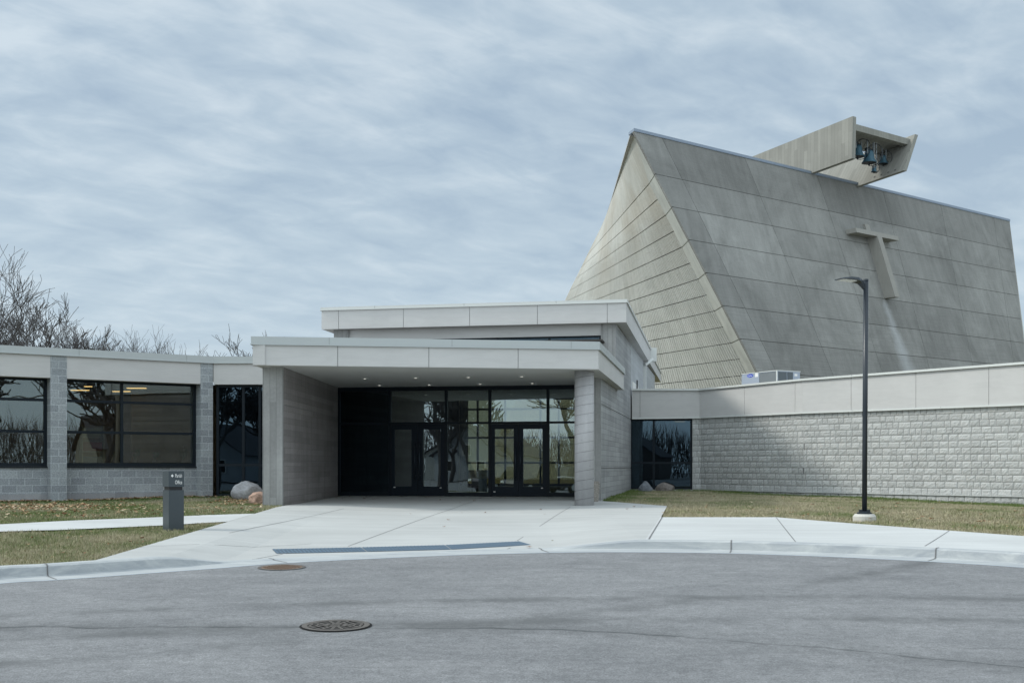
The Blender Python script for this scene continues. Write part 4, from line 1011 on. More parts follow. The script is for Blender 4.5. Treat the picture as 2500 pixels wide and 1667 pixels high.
# bell beam
M_bell = concrete('belfry_concrete', (0.25,0.25,0.225), 0.09, 'v', 0.28, 0.15, line=0.5)
BD = -NH   # backwards
def bp(side, m, top):      # side 0 left 1 right, m metres back from the front
    if side == 0: p = Vector((22.35,75.2,EYE+22.94)) if top else Vector((22.29,75.2,EYE+20.18))
    else: p = Vector((28.1,79.45,EYE+22.94)) if top else Vector((26.84,78.0,EYE+20.02))
    return p
TLf = Vector((22.35,75.2,EYE+22.94)); TRf = Vector((28.15,79.5,EYE+22.94)); BLf = Vector((22.29,75.2,EYE+20.18)); BRf = Vector((26.84,78.0,EYE+20.05))
bdir = Vector((-.598,.801,-.092))
mb = MB(); th = Ht*0.36
LB = 14.0
def plate(mb, T, B, inw, L):
    f_ = [B, B+inw, T+inw, T]; k_ = [p+bdir*L for p in f_]
    mb.hexa([f_[0],f_[1],k_[1],k_[0],f_[3],f_[2],k_[2],k_[3]])
bel = MB(); plate(bel, TLf, BLf, th, LB); bo = bel.build('bell_beam', M_bell, church)
bel = MB(); plate(bel, TRf-th, BRf-th, th, LB); bo2 = bel.build('bell_beam', M_bell, church)
mb = MB()
l0 = TLf+th+bdir*0.25+Vector((0,0,-0.32)); r0 = TRf-th+bdir*0.25+Vector((0,0,-0.30)); dn = Vector((0,0,-0.42))
mb.hexa([l0+dn,r0+dn,r0+dn+bdir*0.4,l0+dn+bdir*0.4,l0,r0,r0+bdir*0.4,l0+bdir*0.4])
l1 = l0+bdir*0.4-Vector((0,0,0.02)); r1 = r0+bdir*0.4-Vector((0,0,0.02)); d2 = Vector((0,0,-0.22))
mb.hexa([l1+d2,r1+d2,r1+d2+bdir*2.3,l1+d2+bdir*2.3,l1,r1,r1+bdir*2.3,l1+bdir*2.3]); mb.build('beam_deck', M_bell, church)
mb = MB()   # square holes in the far plate
inn0 = TRf-th; innb = BRf-th
for m_ in (0.75,1.3,1.85,2.4):
    c_ = innb.lerp(inn0,0.10)+bdir*m_; u_ = bdir.normalized()*0.07; w_ = (inn0-innb).normalized()*0.07; o_ = -Ht*0.01
    mb.quad(c_-u_-w_+o_, c_+u_-w_+o_, c_+u_+w_+o_, c_-u_+w_+o_)
mb.build('beam_hole', M_groove, church)
# bells
M_bz = plain('green_blue_bronze', (0.05,0.115,0.155), 0.5, 0.4, 0.3, 0.35, 6.0); M_iron = plain('dark_iron', (0.02,0.025,0.03), 0.5)
M_strap = plain('grey_strap', (0.2,0.22,0.23), 0.5)
def bell(xf, yf_bot, m_back, dia, lab):
    # find depth: point on the plane (m_back behind the front mouth)
    pl_p = TLf.lerp(TRf,0.5)+bdir*m_back; d = Vector(((xf-CX)/F,1,(HY-yf_bot)/F)); o_ = Vector((0,0,EYE)); t = (pl_p-o_).dot(NH)/d.dot(NH); c_ = o_+d*t
    r = dia/2; b = thing('bell', c_, lab, 'bell', 'bells hung in the belfry beam')
    prof = [(r,0),(r*0.97,0.03*dia),(r*0.8,0.16*dia),(r*0.66,0.36*dia),(r*0.58,0.62*dia),(r*0.5,0.76*dia),(r*0.3,0.84*dia),(0.01,0.86*dia)]
    mb = MB(); mb.lathe(prof, c_, 24); mb.build('bell_body', M_bz, b, smooth=True)
    mb = MB(); mb.lathe([(r*0.9,-0.012),(r*0.9,0.0)], c_, 24); mb.build('mouth', M_iron, b)
    mb = MB(); mb.lathe([(0.03,-0.02),(0.06,-0.14*dia),(0.05,-0.2*dia),(0.01,-0.22*dia)], c_, 10); mb.build('clapper', M_iron, b)
    top = c_+Vector((0,0,0.86*dia)); mb = MB(); mb.tube([top-Ht*r*0.7, top+Ht*r*0.7], 0.09*dia+.02, 8)
    mb.tube([top, top+Vector((0,0,0.18*dia))],0.05,8); mb.build('headstock', M_iron, b)
    ztop = (EYE+22.94-0.32-0.3-0.092*m_back-0.2)
    mb = MB()
    for s_ in (-1,1):
        a_ = top+Ht*(r*0.62*s_)+NH*0.08; mb.tube([a_-Vector((0,0,0.3*dia)), Vector((a_.x,a_.y,ztop))], 0.045, 6)
    mb.build('hanger', M_strap, b)
    wc = top+Ht*(r*0.95)-Vector((0,0,0.25*dia)); R_ = 0.72*dia; mb = MB(); n=28
    pts = [wc+NH*(R_*math.cos(6.2832*k/n))+Vector((0,0,R_*math.sin(6.2832*k/n))) for k in range(n+1)]
    mb.tube(pts, 0.022, 6, cap=False)
    for k in range(0,n,4): mb.tube([wc,pts[k]],0.012,5)
    mb.build('wheel', M_iron, b)
    return b
bell(2094,383,1.4,0.95,'blue green bell half hidden by the left plate of the belfry beam')
bell(2122,398,1.1,1.02,'largest blue green bell in the middle of the belfry beam')
bell(2156,400,1.5,0.68,'blue green bell nearest the right plate of the belfry beam')
bell(2134,420,1.0,0.42,'smallest bell hung lowest in the belfry beam')

# ------------------------------------------------------------------ rooftop unit
Cn = Vector((10.86,47.0)); dl = Vector((-1.06,1.9)).normalized(); dr = Vector((1.9,1.06)).normalized()
M_hv = plain('grey_sheet_metal', (0.36,0.41,0.48), 0.45, 0.4, 0.1, 0.03); M_hvd = plain('dark_coil', (0.1,0.12,0.13), 0.6); M_hvc = plain('coil_guard', (0.17,0.19,0.2), 0.6)
M_blue = plain('badge_blue', (0.02,0.07,0.5), 0.4)
hv = thing('rooftop_air_unit', (Cn.x,Cn.y,3.6), 'grey rooftop air conditioning unit with blue oval badge above the right wing', 'air conditioner')
HL = Fr(tuple(Cn+dl*2.2), tuple(Cn)); HR = Fr(tuple(Cn), tuple(Cn+dr*1.25)); zt_h = EYE+3.94; zb_h = 3.63
mb = MB(); mb.fbox(HL, 0, 2.2, 0.03, 1.25, zb_h, zt_h-0.03); mb.build('casing', M_hv, hv)
mb = MB(); mb.fbox(HL, -0.02, 2.22, 0.0, 1.27, zt_h-0.03, zt_h); mb.build('lid', M_trim, hv)
mb = MB(); mb.fbox(HL, 1.12, 2.12, 0.018, 0.028, zb_h+0.05, zt_h-0.06); mb.build('coil_guard', M_hvc, hv)
mb = MB(); mb.fbox(HL, 0.0, 1.1, 0.012, 0.028, zb_h, zt_h-0.035); pn = mb.build('access_panel', M_hv, hv)
mb = MB(); mb.fbox(HR, 0.06, 0.52, -0.012, 0.0, zb_h+0.05, zt_h-0.06); mb.fbox(HR, 0.56, 0.86, -0.012, 0.0, zb_h+0.05, zt_h-0.06); mb.build('side_coil', M_hvd, hv)
mb = MB(); mb.fbox(HL, 2.14, 2.2, 0.005, 0.03, zb_h, zt_h-0.031); mb.build('corner_post', M_trim, hv)
# badge
bc = HL.s(1831); bz = EYE+(HY-917)*HL.pt(bc,0,0)[1]/F; mb = MB(); pts = []
for k in range(24): a = 6.2832*k/24; pts.append(HL.pt(bc+0.20*math.cos(a), 0.007, bz+0.075*math.sin(a)))
mb.add(pts, [tuple(range(24))]); bad = mb.build('badge', M_blue, pn)
def text_mesh(txt, size, name, mat, parent, org, xdir, zdir=Vector((0,0,1)), sx=1.0, shear=0.0, ext=0.001):
    cu = bpy.data.curves.new(name,'FONT'); cu.body = txt; cu.size = size; cu.shear = shear; cu.extrude = ext
    to = bpy.data.objects.new(name+'_tmp', cu); C.objects.link(to); bpy.context.view_layer.update()
    me = bpy.data.meshes.new_from_object(to.evaluated_get(bpy.context.evaluated_depsgraph_get()))
    bpy.data.objects.remove(to); off = wloc(parent)
    nd = xdir.cross(zdir)
    for v in me.vertices:
        p = Vector(org)+xdir*(v.co.x*sx)+zdir*v.co.y+nd*v.co.z; v.co = p-off
    me.materials.clear(); me.materials.append(mat); me.name = name
    o = bpy.data.objects.new(name, me); C.objects.link(o); o.parent = parent; return o
M_wpaint = plain('white_lettering', (0.85,0.85,0.83), 0.6, 0.2, 0, 0.01)
xd = Vector((HL.t.x,HL.t.y,0)); text_mesh('Carrier', 0.11, 'lettering', M_wpaint, bad, HL.pt(bc-0.16,0.004,bz-0.035), xd, shear=0.3, sx=0.9)
mb = MB(); s_ = HL.s(1847); mb.fbox(HL, s_-0.1, s_+0.08, 0.006, 0.011, bz-0.08, bz+0.1); mb.build('data_plate', M_white, pn)
mb = MB(); mb.fbox(HR, 0.95, 1.1, -0.008, 0.0, bz-0.1, bz); mb.build('data_plate', M_white, hv)

# ------------------------------------------------------------------ lamp post
M_pole = plain('dark_blue_grey_paint', (0.022,0.03,0.04), 0.35, 0.5, 0.0, 0.05)
pb = gp(2110.5,1271); lpz = zu(pb.x,pb.y); PYc = pb.y+0.25; pX = PX(2110.5,PYc); pz = zu(pX,PYc)
lamp = thing('lamp_post', (pX,PYc,pz), 'dark blue lamp post with a flat head standing on the right lawn', 'lamp post')
k_ = PYc/F; zt_l = EYE+(HY-684)*k_; zpb = EYE-(1254-HY)*k_
mb = MB(); rb = 27.5*k_; mb.lathe([(rb,pz-0.1),(rb,zpb-0.05),(rb*0.84,zpb-0.0)], (pX,PYc,0), 24); mb.build('footing', plain('footing_concrete',(0.55,0.54,0.5),0.9), lamp)
mb = MB(); mb.lathe([(0.15,zpb),(0.15,zpb+0.03),(0.07,zpb+0.06)], (pX,PYc,0), 16)
for k in range(4):
    a = k*math.pi/2+0.5; mb.box(pX+0.11*math.cos(a)-.03,pX+0.11*math.cos(a)+.03,PYc+0.11*math.sin(a)-.03,PYc+0.11*math.sin(a)+.03,zpb+0.031,zpb+0.09)
mb.build('base_plate', M_pole, lamp)
mb = MB(); mb.tube([(pX,PYc,zpb+0.05),(pX+0.03,PYc,zt_l-0.01)],[0.052,0.050],20); mb.build('pole', M_pole, lamp, smooth=True)
mb = MB(); mb.lathe([(0.055,zt_l-0.01),(0.05,zt_l+0.02),(0.01,zt_l+0.025)], (pX+.03,PYc,0), 16); mb.build('cap', M_pole, lamp)
# head reaches left towards the camera, tilted
px0 = pX+0.0; hd = Vector((-0.93,-0.36,0)).normalized(); sdv = Vector((-hd.y,hd.x,0))
def hp(a,b,z): p = Vector((px0,PYc,0))+hd*a+sdv*b; return (p.x,p.y,z)
z0 = zt_l+0.01
prof_ = [(0.0,0.035,-0.13,-0.21),(0.05,0.045,-0.04,-0.16),(0.12,0.08,0.0,-0.08),(0.22,0.14,0.018,-0.045),(0.4,0.15,0.022,-0.03),(0.56,0.145,0.0,-0.03),(0.66,0.12,-0.02,-0.035)]
mb = MB()
for i in range(len(prof_)-1):
    a0,w0,t0,b0_ = prof_[i]; a1,w1,t1,b1_ = prof_[i+1]
    mb.hexa([hp(a0,-w0,z0+b0_),hp(a1,-w1,z0+b1_),hp(a1,w1,z0+b1_),hp(a0,w0,z0+b0_),hp(a0,-w0*0.8,z0+t0),hp(a1,-w1*0.8,z0+t1),hp(a1,w1*0.8,z0+t1),hp(a0,w0*0.8,z0+t0)])
head = mb.build('lamp_head', M_pole, lamp)
mb = MB(); mb.hexa([hp(0.26,-0.1,z0-0.056),hp(0.6,-0.1,z0-0.042),hp(0.6,0.1,z0-0.042),hp(0.26,0.1,z0-0.056),hp(0.26,-0.1,z0-0.036),hp(0.6,-0.1,z0-0.02),hp(0.6,0.1,z0-0.02),hp(0.26,0.1,z0-0.036)]); mb.build('lens', plain('lamp_lens',(0.75,0.76,0.72),0.2), head)

# ------------------------------------------------------------------ sign post
M_sgn = plain('charcoal_sign_paint', (0.055,0.07,0.08), 0.38, 0.45, 0, 0.04)
sb_ = gp(412,1293.5); kS = sb_.y/F
cz = zu(sb_.x,sb_.y); a_s = 0.265
e1 = Vector((math.cos(R(38)),math.sin(R(38)))); e2 = Vector((-math.sin(R(38)),math.cos(R(38))))
sg = thing('sign_post', (sb_.x,sb_.y,cz), 'square charcoal sign post pointing to the parish office on the lawn', 'sign')
def sq(ins): 
    c = Vector((sb_.x,sb_.y)); p = [c+e1*ins+e2*ins, c+e1*(0.285-ins)+e2*ins, c+e1*(0.285-ins)+e2*(0.285-ins), c+e1*ins+e2*(0.285-ins)]; return [tuple(q) for q in p]
zS = lambda yf: EYE-(yf-HY)*kS
mb = MB(); mb.prism(sq(0), cz-0.1, zS(1196.2)); mb.build('lower_box', M_sgn, sg)
mb = MB(); mb.prism(sq(0.02), zS(1196), zS(1188)); mb.build('neck', M_black, sg)
mb = MB(); mb.prism(sq(-0.003), zS(1188), zS(1149.5)); ub_ = mb.build('upper_box', M_sgn, sg)
xd = Vector((e1.x,e1.y,0)); og = Vector((sb_.x,sb_.y,0))-Vector((e2.x,e2.y,0))*0.006
for txt,y_ in (('Parish',1165.3),('Office',1181.2)):
    text_mesh(txt, 0.098, 'lettering', M_wpaint, ub_, og+xd*0.115+Vector((0,0,zS(y_))), xd, sx=0.56)
mb = MB(); c_ = og+xd*0.055+Vector((0,0,zS(1161))); 
def ap(a,b,dy=0): q = c_+xd*a+Vector((0,0,b)); return (q.x,q.y,q.z)
mb.add([ap(-.012,-.015),ap(.008,-.015),ap(.008,.015),ap(-.012,.015)],[(0,1,2,3)]); mb.add([ap(.006,-.035),ap(.034,0),ap(.006,.035)],[(0,1,2)]); mb.build('arrow', M_wpaint, ub_)

# ------------------------------------------------------------------ manhole, drain, tactile strip
M_rust = plain('rusty_iron', (0.2,0.14,0.10), 0.7, 0.3, 0.2, 0.25, 14); M_iron2 = plain('worn_cast_iron', (0.125,0.115,0.105), 0.7, 0.3, 0.1, 0.3, 12); M_hole = plain('drain_void', (0.006,0.006,0.006), 0.9)
mc = gp_road(688,1385); zc = road_z(mc.y)
tilt = Matrix.Rotation(math.atan(0.0304),4,'X')
def disc(mb, c, r, n=48, dz=0, r_in=0, mi=0):
    for k in range(n):
        a = 6.2832*k/n; b = 6.2832*(k+1)/n
        q = [(r_in*math.cos(a),r_in*math.sin(a)),(r*math.cos(a),r*math.sin(a)),(r*math.cos(b),r*math.sin(b)),(r_in*math.cos(b),r_in*math.sin(b))]
        P_ = [(c.x+x,c.y+y,road_z(c.y+y)+dz) for x,y in q]
        if r_in: mb.add(P_, [(0,1,2,3)], mi)
        else: mb.add(P_[:3], [(0,1,2)], mi)
mh = thing('manhole_cover', (mc.x,mc.y,zc), 'rust brown manhole cover in the road near the kerb', 'manhole cover')
mb = MB(); disc(mb, mc, 0.33, 48, 0.009, 0.285); mb.build('ring', M_iron2, mh)
mb = MB(); disc(mb, mc, 0.282, 48, 0.008)
for i in range(-6,7):
    for j in range(-6,7):
        x,y = i*0.04,j*0.04
        if x*x+y*y < 0.25**2: mb.box(mc.x+x-.012,mc.x+x+.012,mc.y+y-.012,mc.y+y+.012,road_z(mc.y+y)+0.0085,road_z(mc.y+y)+0.014)
mb.build('cover', M_rust, mh)
dc = gp_road(820,1527.5); zd_ = road_z(dc.y)
dg = thing('drain_grate', (dc.x,dc.y,zd_), 'round cast iron drain grate with radial slots in the foreground asphalt', 'drain grate')
mb = MB(); disc(mb, dc, 0.33, 56, 0.012, 0.275); mb.build('ring', M_iron2, dg)
mb = MB(); disc(mb, dc, 0.352, 56, 0.005, 0.325); disc(mb, dc, 0.28, 48, 0.005); mb.build('void', M_hole, dg)
mb = MB()
def gr(pts): mb.add([(dc.x+x,dc.y+y,road_z(dc.y+y)+0.0135) for x,y in pts],[tuple(range(len(pts)))])
# octagonal ring bars and eight spokes
def octa(r,k): a = math.pi/8+k*math.pi/4; return (r*math.cos(a),r*math.sin(a))
for r0_,r1_ in ((0.25,0.277),(0.183,0.207),(0.115,0.14),(0.05,0.075)):
    for k in range(8):
        gr([octa(r0_,k),octa(r1_,k),octa(r1_,k+1),octa(r0_,k+1)])
for k in range(8):
    a = k*math.pi/4+math.pi/8; u = (math.cos(a),math.sin(a)); w = (-u[1]*0.016,u[0]*0.016)
    gr([(u[0]*0.03-w[0],u[1]*0.03-w[1]),(u[0]*0.27-w[0],u[1]*0.27-w[1]),(u[0]*0.27+w[0],u[1]*0.27+w[1]),(u[0]*0.03+w[0],u[1]*0.03+w[1])])
for q in (0,2,):
    a = q*math.pi/4+0.0; u = (math.cos(a),math.sin(a)); w = (-u[1]*0.016,u[0]*0.016)
    gr([(-u[0]*0.27-w[0],-u[1]*0.27-w[1]),(u[0]*0.27-w[0],u[1]*0.27-w[1]),(u[0]*0.27+w[0],u[1]*0.27+w[1]),(-u[0]*0.27+w[0],-u[1]*0.27+w[1])])
mb.build('grate', M_iron2, dg)
# tactile strip
M_tac = plain('blue_grey_tactile_metal', (0.075,0.115,0.16), 0.5, 0.4, 0.1, 0.1)
M_stud = plain('stud_metal',(0.13,0.19,0.25),0.45)
TA = [((664,1340.5),(881,1336.0),(895,1346.5),(675,1351.3)),((883,1336.0),(1085,1330.5),(1101,1341.2),(897,1346.5)),((1087,1330.5),(1268,1321.5),(1297,1330),(1103,1341.2))]
labs = ['leftmost blue grey tactile paving plate set in the entrance pavement','middle blue grey tactile paving plate set in the entrance pavement','rightmost blue grey tactile plate with a pointed end in the pavement']
for q,lab in zip(TA,labs):
    P_ = [gp(*p) for p in q]; cen = sum(P_,Vector((0,0)))/4
    tp = thing('tactile_plate', (cen.x,cen.y,zu(cen.x,cen.y)), lab, 'tactile paving', 'tactile plates along the dropped kerb')
    mb = MB(); N_ = 10
    for i in range(N_):
        a = P_[0].lerp(P_[1],i/N_); b = P_[0].lerp(P_[1],(i+1)/N_); c = P_[3].lerp(P_[2],(i+1)/N_); d = P_[3].lerp(P_[2],i/N_)
        mb.quad(*[(p.x,p.y,zu(p.x,p.y)+0.006) for p in (d,c,b,a)])
    L_ = (P_[1]-P_[0]).length; nx = int(L_/0.06); ny = max(4,int((P_[3]-P_[0]).length/0.06))
    for i in range(nx):
        for j in range(ny):
            a = P_[0].lerp(P_[1],(i+.5)/nx).lerp(P_[3].lerp(P_[2],(i+.5)/nx),(j+.5)/ny); z = zu(a.x,a.y)+0.0062; r = 0.014
            mb.add([(a.x-r,a.y-r,z),(a.x+r,a.y-r,z),(a.x+r,a.y+r,z),(a.x-r,a.y+r,z),(a.x,a.y,z+0.009)],[(0,1,4),(1,2,4),(2,3,4),(3,0,4)],1)
    mb.build('plate', [M_tac,M_stud], tp)

# ------------------------------------------------------------------ boulders
def boulder(xf, yb, wf, hf, seed, c, lab, flat=0.0, warp=(1,1)):
    p = gp(xf,yb); w = wf*p.y/F; h = hf*p.y/F; z = zu(p.x,p.y)-0.04; rg = random.Random(seed)
    p = Vector((p.x,p.y+w*0.35)); t = thing('boulder', (p.x,p.y,z), lab, 'boulder', 'boulders beside the walls')
    b = bmesh.new(); bmesh.ops.create_icosphere(b, subdivisions=4, radius=1.0)
    planes = [Vector((rg.uniform(-1,1),rg.uniform(-1,1),rg.uniform(-.2,1))).normalized() for _ in range(14)]
    from mathutils import noise as mn
    for v in b.verts:
        n = v.co.normalized(); r = 1.0
        for q in planes:
            d = n.dot(q)
            if d > 0.2: r = min(r, 0.84/d)
        r *= 1+0.05*mn.noise(n*2.2+Vector((seed,0,0)))+0.035*mn.noise(n*6)+0.02*mn.noise(n*14)
        v.co = n*r
    mb = MB(); b.verts.index_update()
    mb.add([(p.x+v.co.x*w*0.55*(1+flat*v.co.z), p.y+v.co.y*w*0.42, z+(v.co.z+0.75)/1.68*(h+0.04)) for v in b.verts], [tuple(v.index for v in f.verts) for f in b.faces]); b.free()
    m = MT('boulder_stone', 0.9, 0.2); vv = m.vec('Object'); a1 = m.noise(vv, 3, 6, 0.7, 0.5); a2 = m.noise(vv, 26, 4, 0.75)
    m.col(m.mix(m.rng(m.m('ADD', m.m('MULTIPLY',a1,0.55), m.m('MULTIPLY',a2,0.45)), 0.36, 0.64), tuple(x*0.62 for x in c), tuple(x*1.25 for x in c))); m.bump(m.m('ADD', a2, m.m('MULTIPLY', a1, 2.0)), 0.05, 1.0)
    mb.build('stone', m.mat, t, smooth=True)
boulder(597,1219.5,72,44,3,(0.55,0.56,0.58),'large grey boulder with pale veins left of the canopy pier')
boulder(628,1229,46,30,8,(0.6,0.42,0.33),'smaller reddish boulder leaning against the canopy pier')
boulder(1577,1199.5,30,24,5,(0.3,0.33,0.37),'pointed blue grey boulder under the window beside the porch wall',-0.35)
boulder(1626,1198.5,43,20,9,(0.32,0.29,0.27),'low brownish boulder under the window nearer the block wall',-0.1)

# ------------------------------------------------------------------ grass blades, leaves, gravel
def inpoly(x,y,poly):
    c = False; n = len(poly)
    for i in range(n):
        a = poly[i]; b = poly[i-1]
        if (a[1]>y) != (b[1]>y) and x < (b[0]-a[0])*(y-a[1])/(b[1]-a[1])+a[0]: c = not c
    return c
def mat_blade():
    t = MT('grass_blade', 0.8, 0.15); v = t.vec('Object'); at = t.N.new('ShaderNodeAttribute'); at.attribute_name = 'rnd'
    t.L.new(at.outputs['Color'], t.b.inputs['Base Color']); return t.mat
M_blade = mat_blade()
k1 = [tuple(p) for p in kback if p.x>-14 and CX+F*p.x/max(p.y,3) < 226]
lawn1 = k1+[tuple(gp(226,1369)),tuple(gp(557,1273.5))]+[tuple(gp(*p)) for p in ((387,1283),(149,1293.6),(0,1298),(-250,1312))]
lawn2 = [tuple(gp(*p)) for p in ((-250,1290),(0,1278.5),(149,1270.8),(387,1261.5),(622,1252.5),(693,1233.3))]+[(p0.x-0.0,p0.y+0.1),(-6.3,34.3),(-9.0,34.5)]+[WA.pt(WA.s(x,0.4),0.4,0)[:2] for x in (480,165,100,-200)]
lawn3 = [tuple(gp(*p)) for p in ((1617.5,1260),(1629.5,1233.8),(1470,1222))]+[(2.6,32.6),(4.45,42.8),(6.9,42.5),tuple(R1),tuple(R2),tuple(R3),tuple(R3+(R3-R2)*0.35)]+[tuple(gp(*p)) for p in ((2700,1324),(2500,1307.5),(2318,1294),(2080,1276.3),(1960,1267),(1895,1261.5))]
from mathutils import noise as mnoise
def blades(name, poly, dens, label, wall=None, seed=1, green=0.5):
    rg = random.Random(seed); x0=min(p[0] for p in poly); x1=max(p[0] for p in poly); y0=min(p[1] for p in poly); y1=max(p[1] for p in poly)
    n = int((x1-x0)*(y1-y0)*dens); vs = []; fs = []; cols_ = []
    for _ in range(n):
        x = rg.uniform(x0,x1); y = rg.uniform(y0,y1)
        if not inpoly(x,y,poly): continue
        if abs(x/y) > 0.47: continue
        dw = min((intersect_point_line(Vector((x,y,0)), Vector((*a,0)), Vector((*b,0)))[0]-Vector((x,y,0))).length for a,b in wall) if wall else 9
        near = max(0,1-dw/1.0)
        h = rg.uniform(0.03,0.065)*(1+0.7*near+0.5*mnoise.noise(Vector((x*2.5,y*2.5,9)))); a = rg.uniform(0,6.28); w = 0.008*(y/22); z = zu(x,y)-0.03
        dx,dy = math.cos(a)*w,math.sin(a)*w; lx,ly = rg.uniform(-.03,.03),rg.uniform(-.03,.03); b = len(vs)
        vs += [(x-dx,y-dy,z),(x+dx,y+dy,z),(x+lx,y+ly,z+h)]; fs.append((b,b+1,b+2))
        g_ = green+0.9*mnoise.noise(Vector((x*0.6,y*0.6,seed)))+0.5*mnoise.noise(Vector((x*3,y*3,seed+5)))+1.5*near*(1 if near>0.1 else 0)+rg.uniform(-.45,.45); g_ = max(0,min(1,g_))
        dry = (0.40,0.36,0.25); gn = (0.13,0.18,0.06); v_ = rg.uniform(0.8,1.25)
        cols_.append(tuple((dry[i]*(1-g_)+gn[i]*g_)*v_ for i in range(3))+(1,))
    me = bpy.data.meshes.new(name); me.from_pydata(vs,[],fs); me.materials.append(M_blade)
    ca = me.color_attributes.new('rnd','FLOAT_COLOR','POINT'); flat = []
    for c in cols_: flat += list(c)*3
    ca.data.foreach_set('color', flat); o = bpy.data.objects.new(name, me); C.objects.link(o); tag(o, label, 'grass', kind='stuff'); return o
wallsL = [(WA.pt(-3,0.2,0)[:2],WA.pt(s_c2[1],0.2,0)[:2]),((-9,34.5),(-6,34.5))]
wallsR = [(SW.pt(0,0,0)[:2],SW.pt(SW.L,0,0)[:2]),(tuple(R0),tuple(R1)),(tuple(R1),tuple(R2)),(tuple(R2),tuple(R3)),(tuple(R3),tuple(R4))]
blades('lawn', lawn1, 1500, 'patchy olive lawn between the path and the kerb at the left', None, 1, 0.32)
blades('lawn', lawn2, 900, 'green lawn between the office wing and the left path', wallsL, 2, 0.55)
blades('lawn', lawn3, 800, 'dry brownish lawn in front of the rough block wall', wallsR, 3, 0.12)
M_lf = [plain('dry_leaf_tan',(0.42,0.29,0.17),0.8,0.2,0,0.2), plain('dry_leaf_brown',(0.2,0.1,0.05),0.8,0.2,0,0.2), plain('dry_leaf_pale',(0.55,0.45,0.32),0.8,0.2,0,0.2)]
def leafshape(mb, x, y, z, s, rg, mi):
    a = rg.uniform(0,6.28); ca,sa = math.cos(a),math.sin(a); tx,ty = rg.uniform(-.5,.5),rg.uniform(-.5,.5)
    out = []
    for k in range(8):
        r = s*(1.0 if k%2==0 else 0.5)*rg.uniform(.7,1.1); t = 6.283*k/8; u,v = r*math.cos(t),0.62*r*math.sin(t)
        X,Y = u*ca-v*sa, u*sa+v*ca; out.append((x+X,y+Y,z+0.01+abs(X*tx+Y*ty)+rg.uniform(0,.012)))
    mb.add(out,[tuple(range(8))],mi)
def leaves(name, n, pick, label, seed, sz=(0.04,0.075), lift=0.0):
    rg = random.Random(seed); mb = MB()
    for _ in range(n):
        p = pick(rg)
        if p is None: continue
        leafshape(mb, p[0], p[1], zu(p[0],p[1])+lift, rg.uniform(*sz), rg, rg.choice((0,0,1,1,2)))
    o = mb.build(name, M_lf, uv=False); return tag(o, label, 'leaves', kind='stuff')
def pickL(rg):
    u = rg.random()
    if u < 0.62:    # drift against the wall foot
        s_ = rg.uniform(-3, s_c2[1]+0.2); d = RD-0.05-abs(rg.gauss(0,0.3)); p = WA.pt(s_, d, 0)
        if d > -0.02 and (s_c1[0] < s_ < s_c1[1] or s_c2[0] < s_ < s_c2[1]): return None
    elif u < 0.85: 
        p = gp(rg.gauss(90,110), rg.gauss(1240,5)); 
    else: p = gp(rg.uniform(0,640), rg.uniform(1228,1268))
    return (p[0],p[1]) if inpoly(p[0],p[1],lawn2) else None
leaves('fallen_leaves', 2200, pickL, 'brown fallen oak leaves drifted along the foot of the office wing', 5, (0.05,0.1), lift=0.02)
def pickB(rg):
    p = gp(rg.gauss(590,38), rg.gauss(1223,6)); return (p.x,p.y) if inpoly(p.x,p.y,lawn2) else None
leaves('fallen_leaves', 260, pickB, 'fallen leaves round the two boulders by the canopy pier', 6, (0.05,0.09), 0.02)
def pickR(rg):
    p = gp(rg.uniform(1470,2500), rg.uniform(1212,1296)); return (p.x,p.y) if inpoly(p.x,p.y,lawn3) else None
leaves('fallen_leaves', 150, pickR, 'few scattered dry leaves on the right lawn', 7, (0.05,0.1), 0.03)
def pickN(rg):
    p = gp(rg.uniform(0,560), rg.uniform(1285,1365)); return (p.x,p.y) if inpoly(p.x,p.y,lawn1) else None
leaves('fallen_leaves', 30, pickN, 'few dry leaves on the near left lawn', 8)
lp_ = [(822,1217.5),(835,1218),(851,1213),(894,1212.5),(889,1218),(893,1218.4),(911,1218.5),(980,1212.5),(1040,1214.5),(1046,1214),(1075.5,1222),(1124,1227.5),(1157,1223),(1158,1221),(1173,1217.5),(1221,1216),(1234,1216),(1003,1256),(1128,1253),(1185,1253.6),(1096,1271),(1084,1287.5),(1320,1244.5),(1330,1257),(1548,1238.5),(1566,1238.5),(1531,1244),(1292,1337.5)]
rg = random.Random(3); mb = MB()
for x,y in lp_:
    p = gp(x,y); leafshape(mb, p.x,p.y,zu(p.x,p.y)+0.002, rg.uniform(.045,.08), rg, 1)
tag(mb.build('fallen_leaves', M_lf, uv=False), 'dark curled leaves blown onto the entrance pavement', 'leaves', kind='stuff')
# gravel strip under the side window
M_grav = [plain('gravel_pale',(0.5,0.48,0.44),0.9), plain('gravel_grey',(0.3,0.3,0.3),0.9)]
mb = MB(); rg = random.Random(9)
for _ in range(1500):
    s_ = rg.uniform(0,LF.L+0.5); d = -rg.uniform(0.0,0.55); p = LF.pt(s_,d,0); r = rg.uniform(.015,.04); z = zu(p[0],p[1])+0.0
    mb.add([(p[0]-r,p[1],z),(p[0],p[1]-r,z),(p[0]+r,p[1],z),(p[0],p[1]+r,z),(p[0]+rg.uniform(-.01,.01),p[1],z+r*1.3)],[(0,1,4),(1,2,4),(2,3,4),(3,0,4)],rg.choice((0,0,1)))
tag(mb.build('gravel', M_grav, uv=False), 'strip of pale gravel under the side window', 'gravel', kind='stuff')

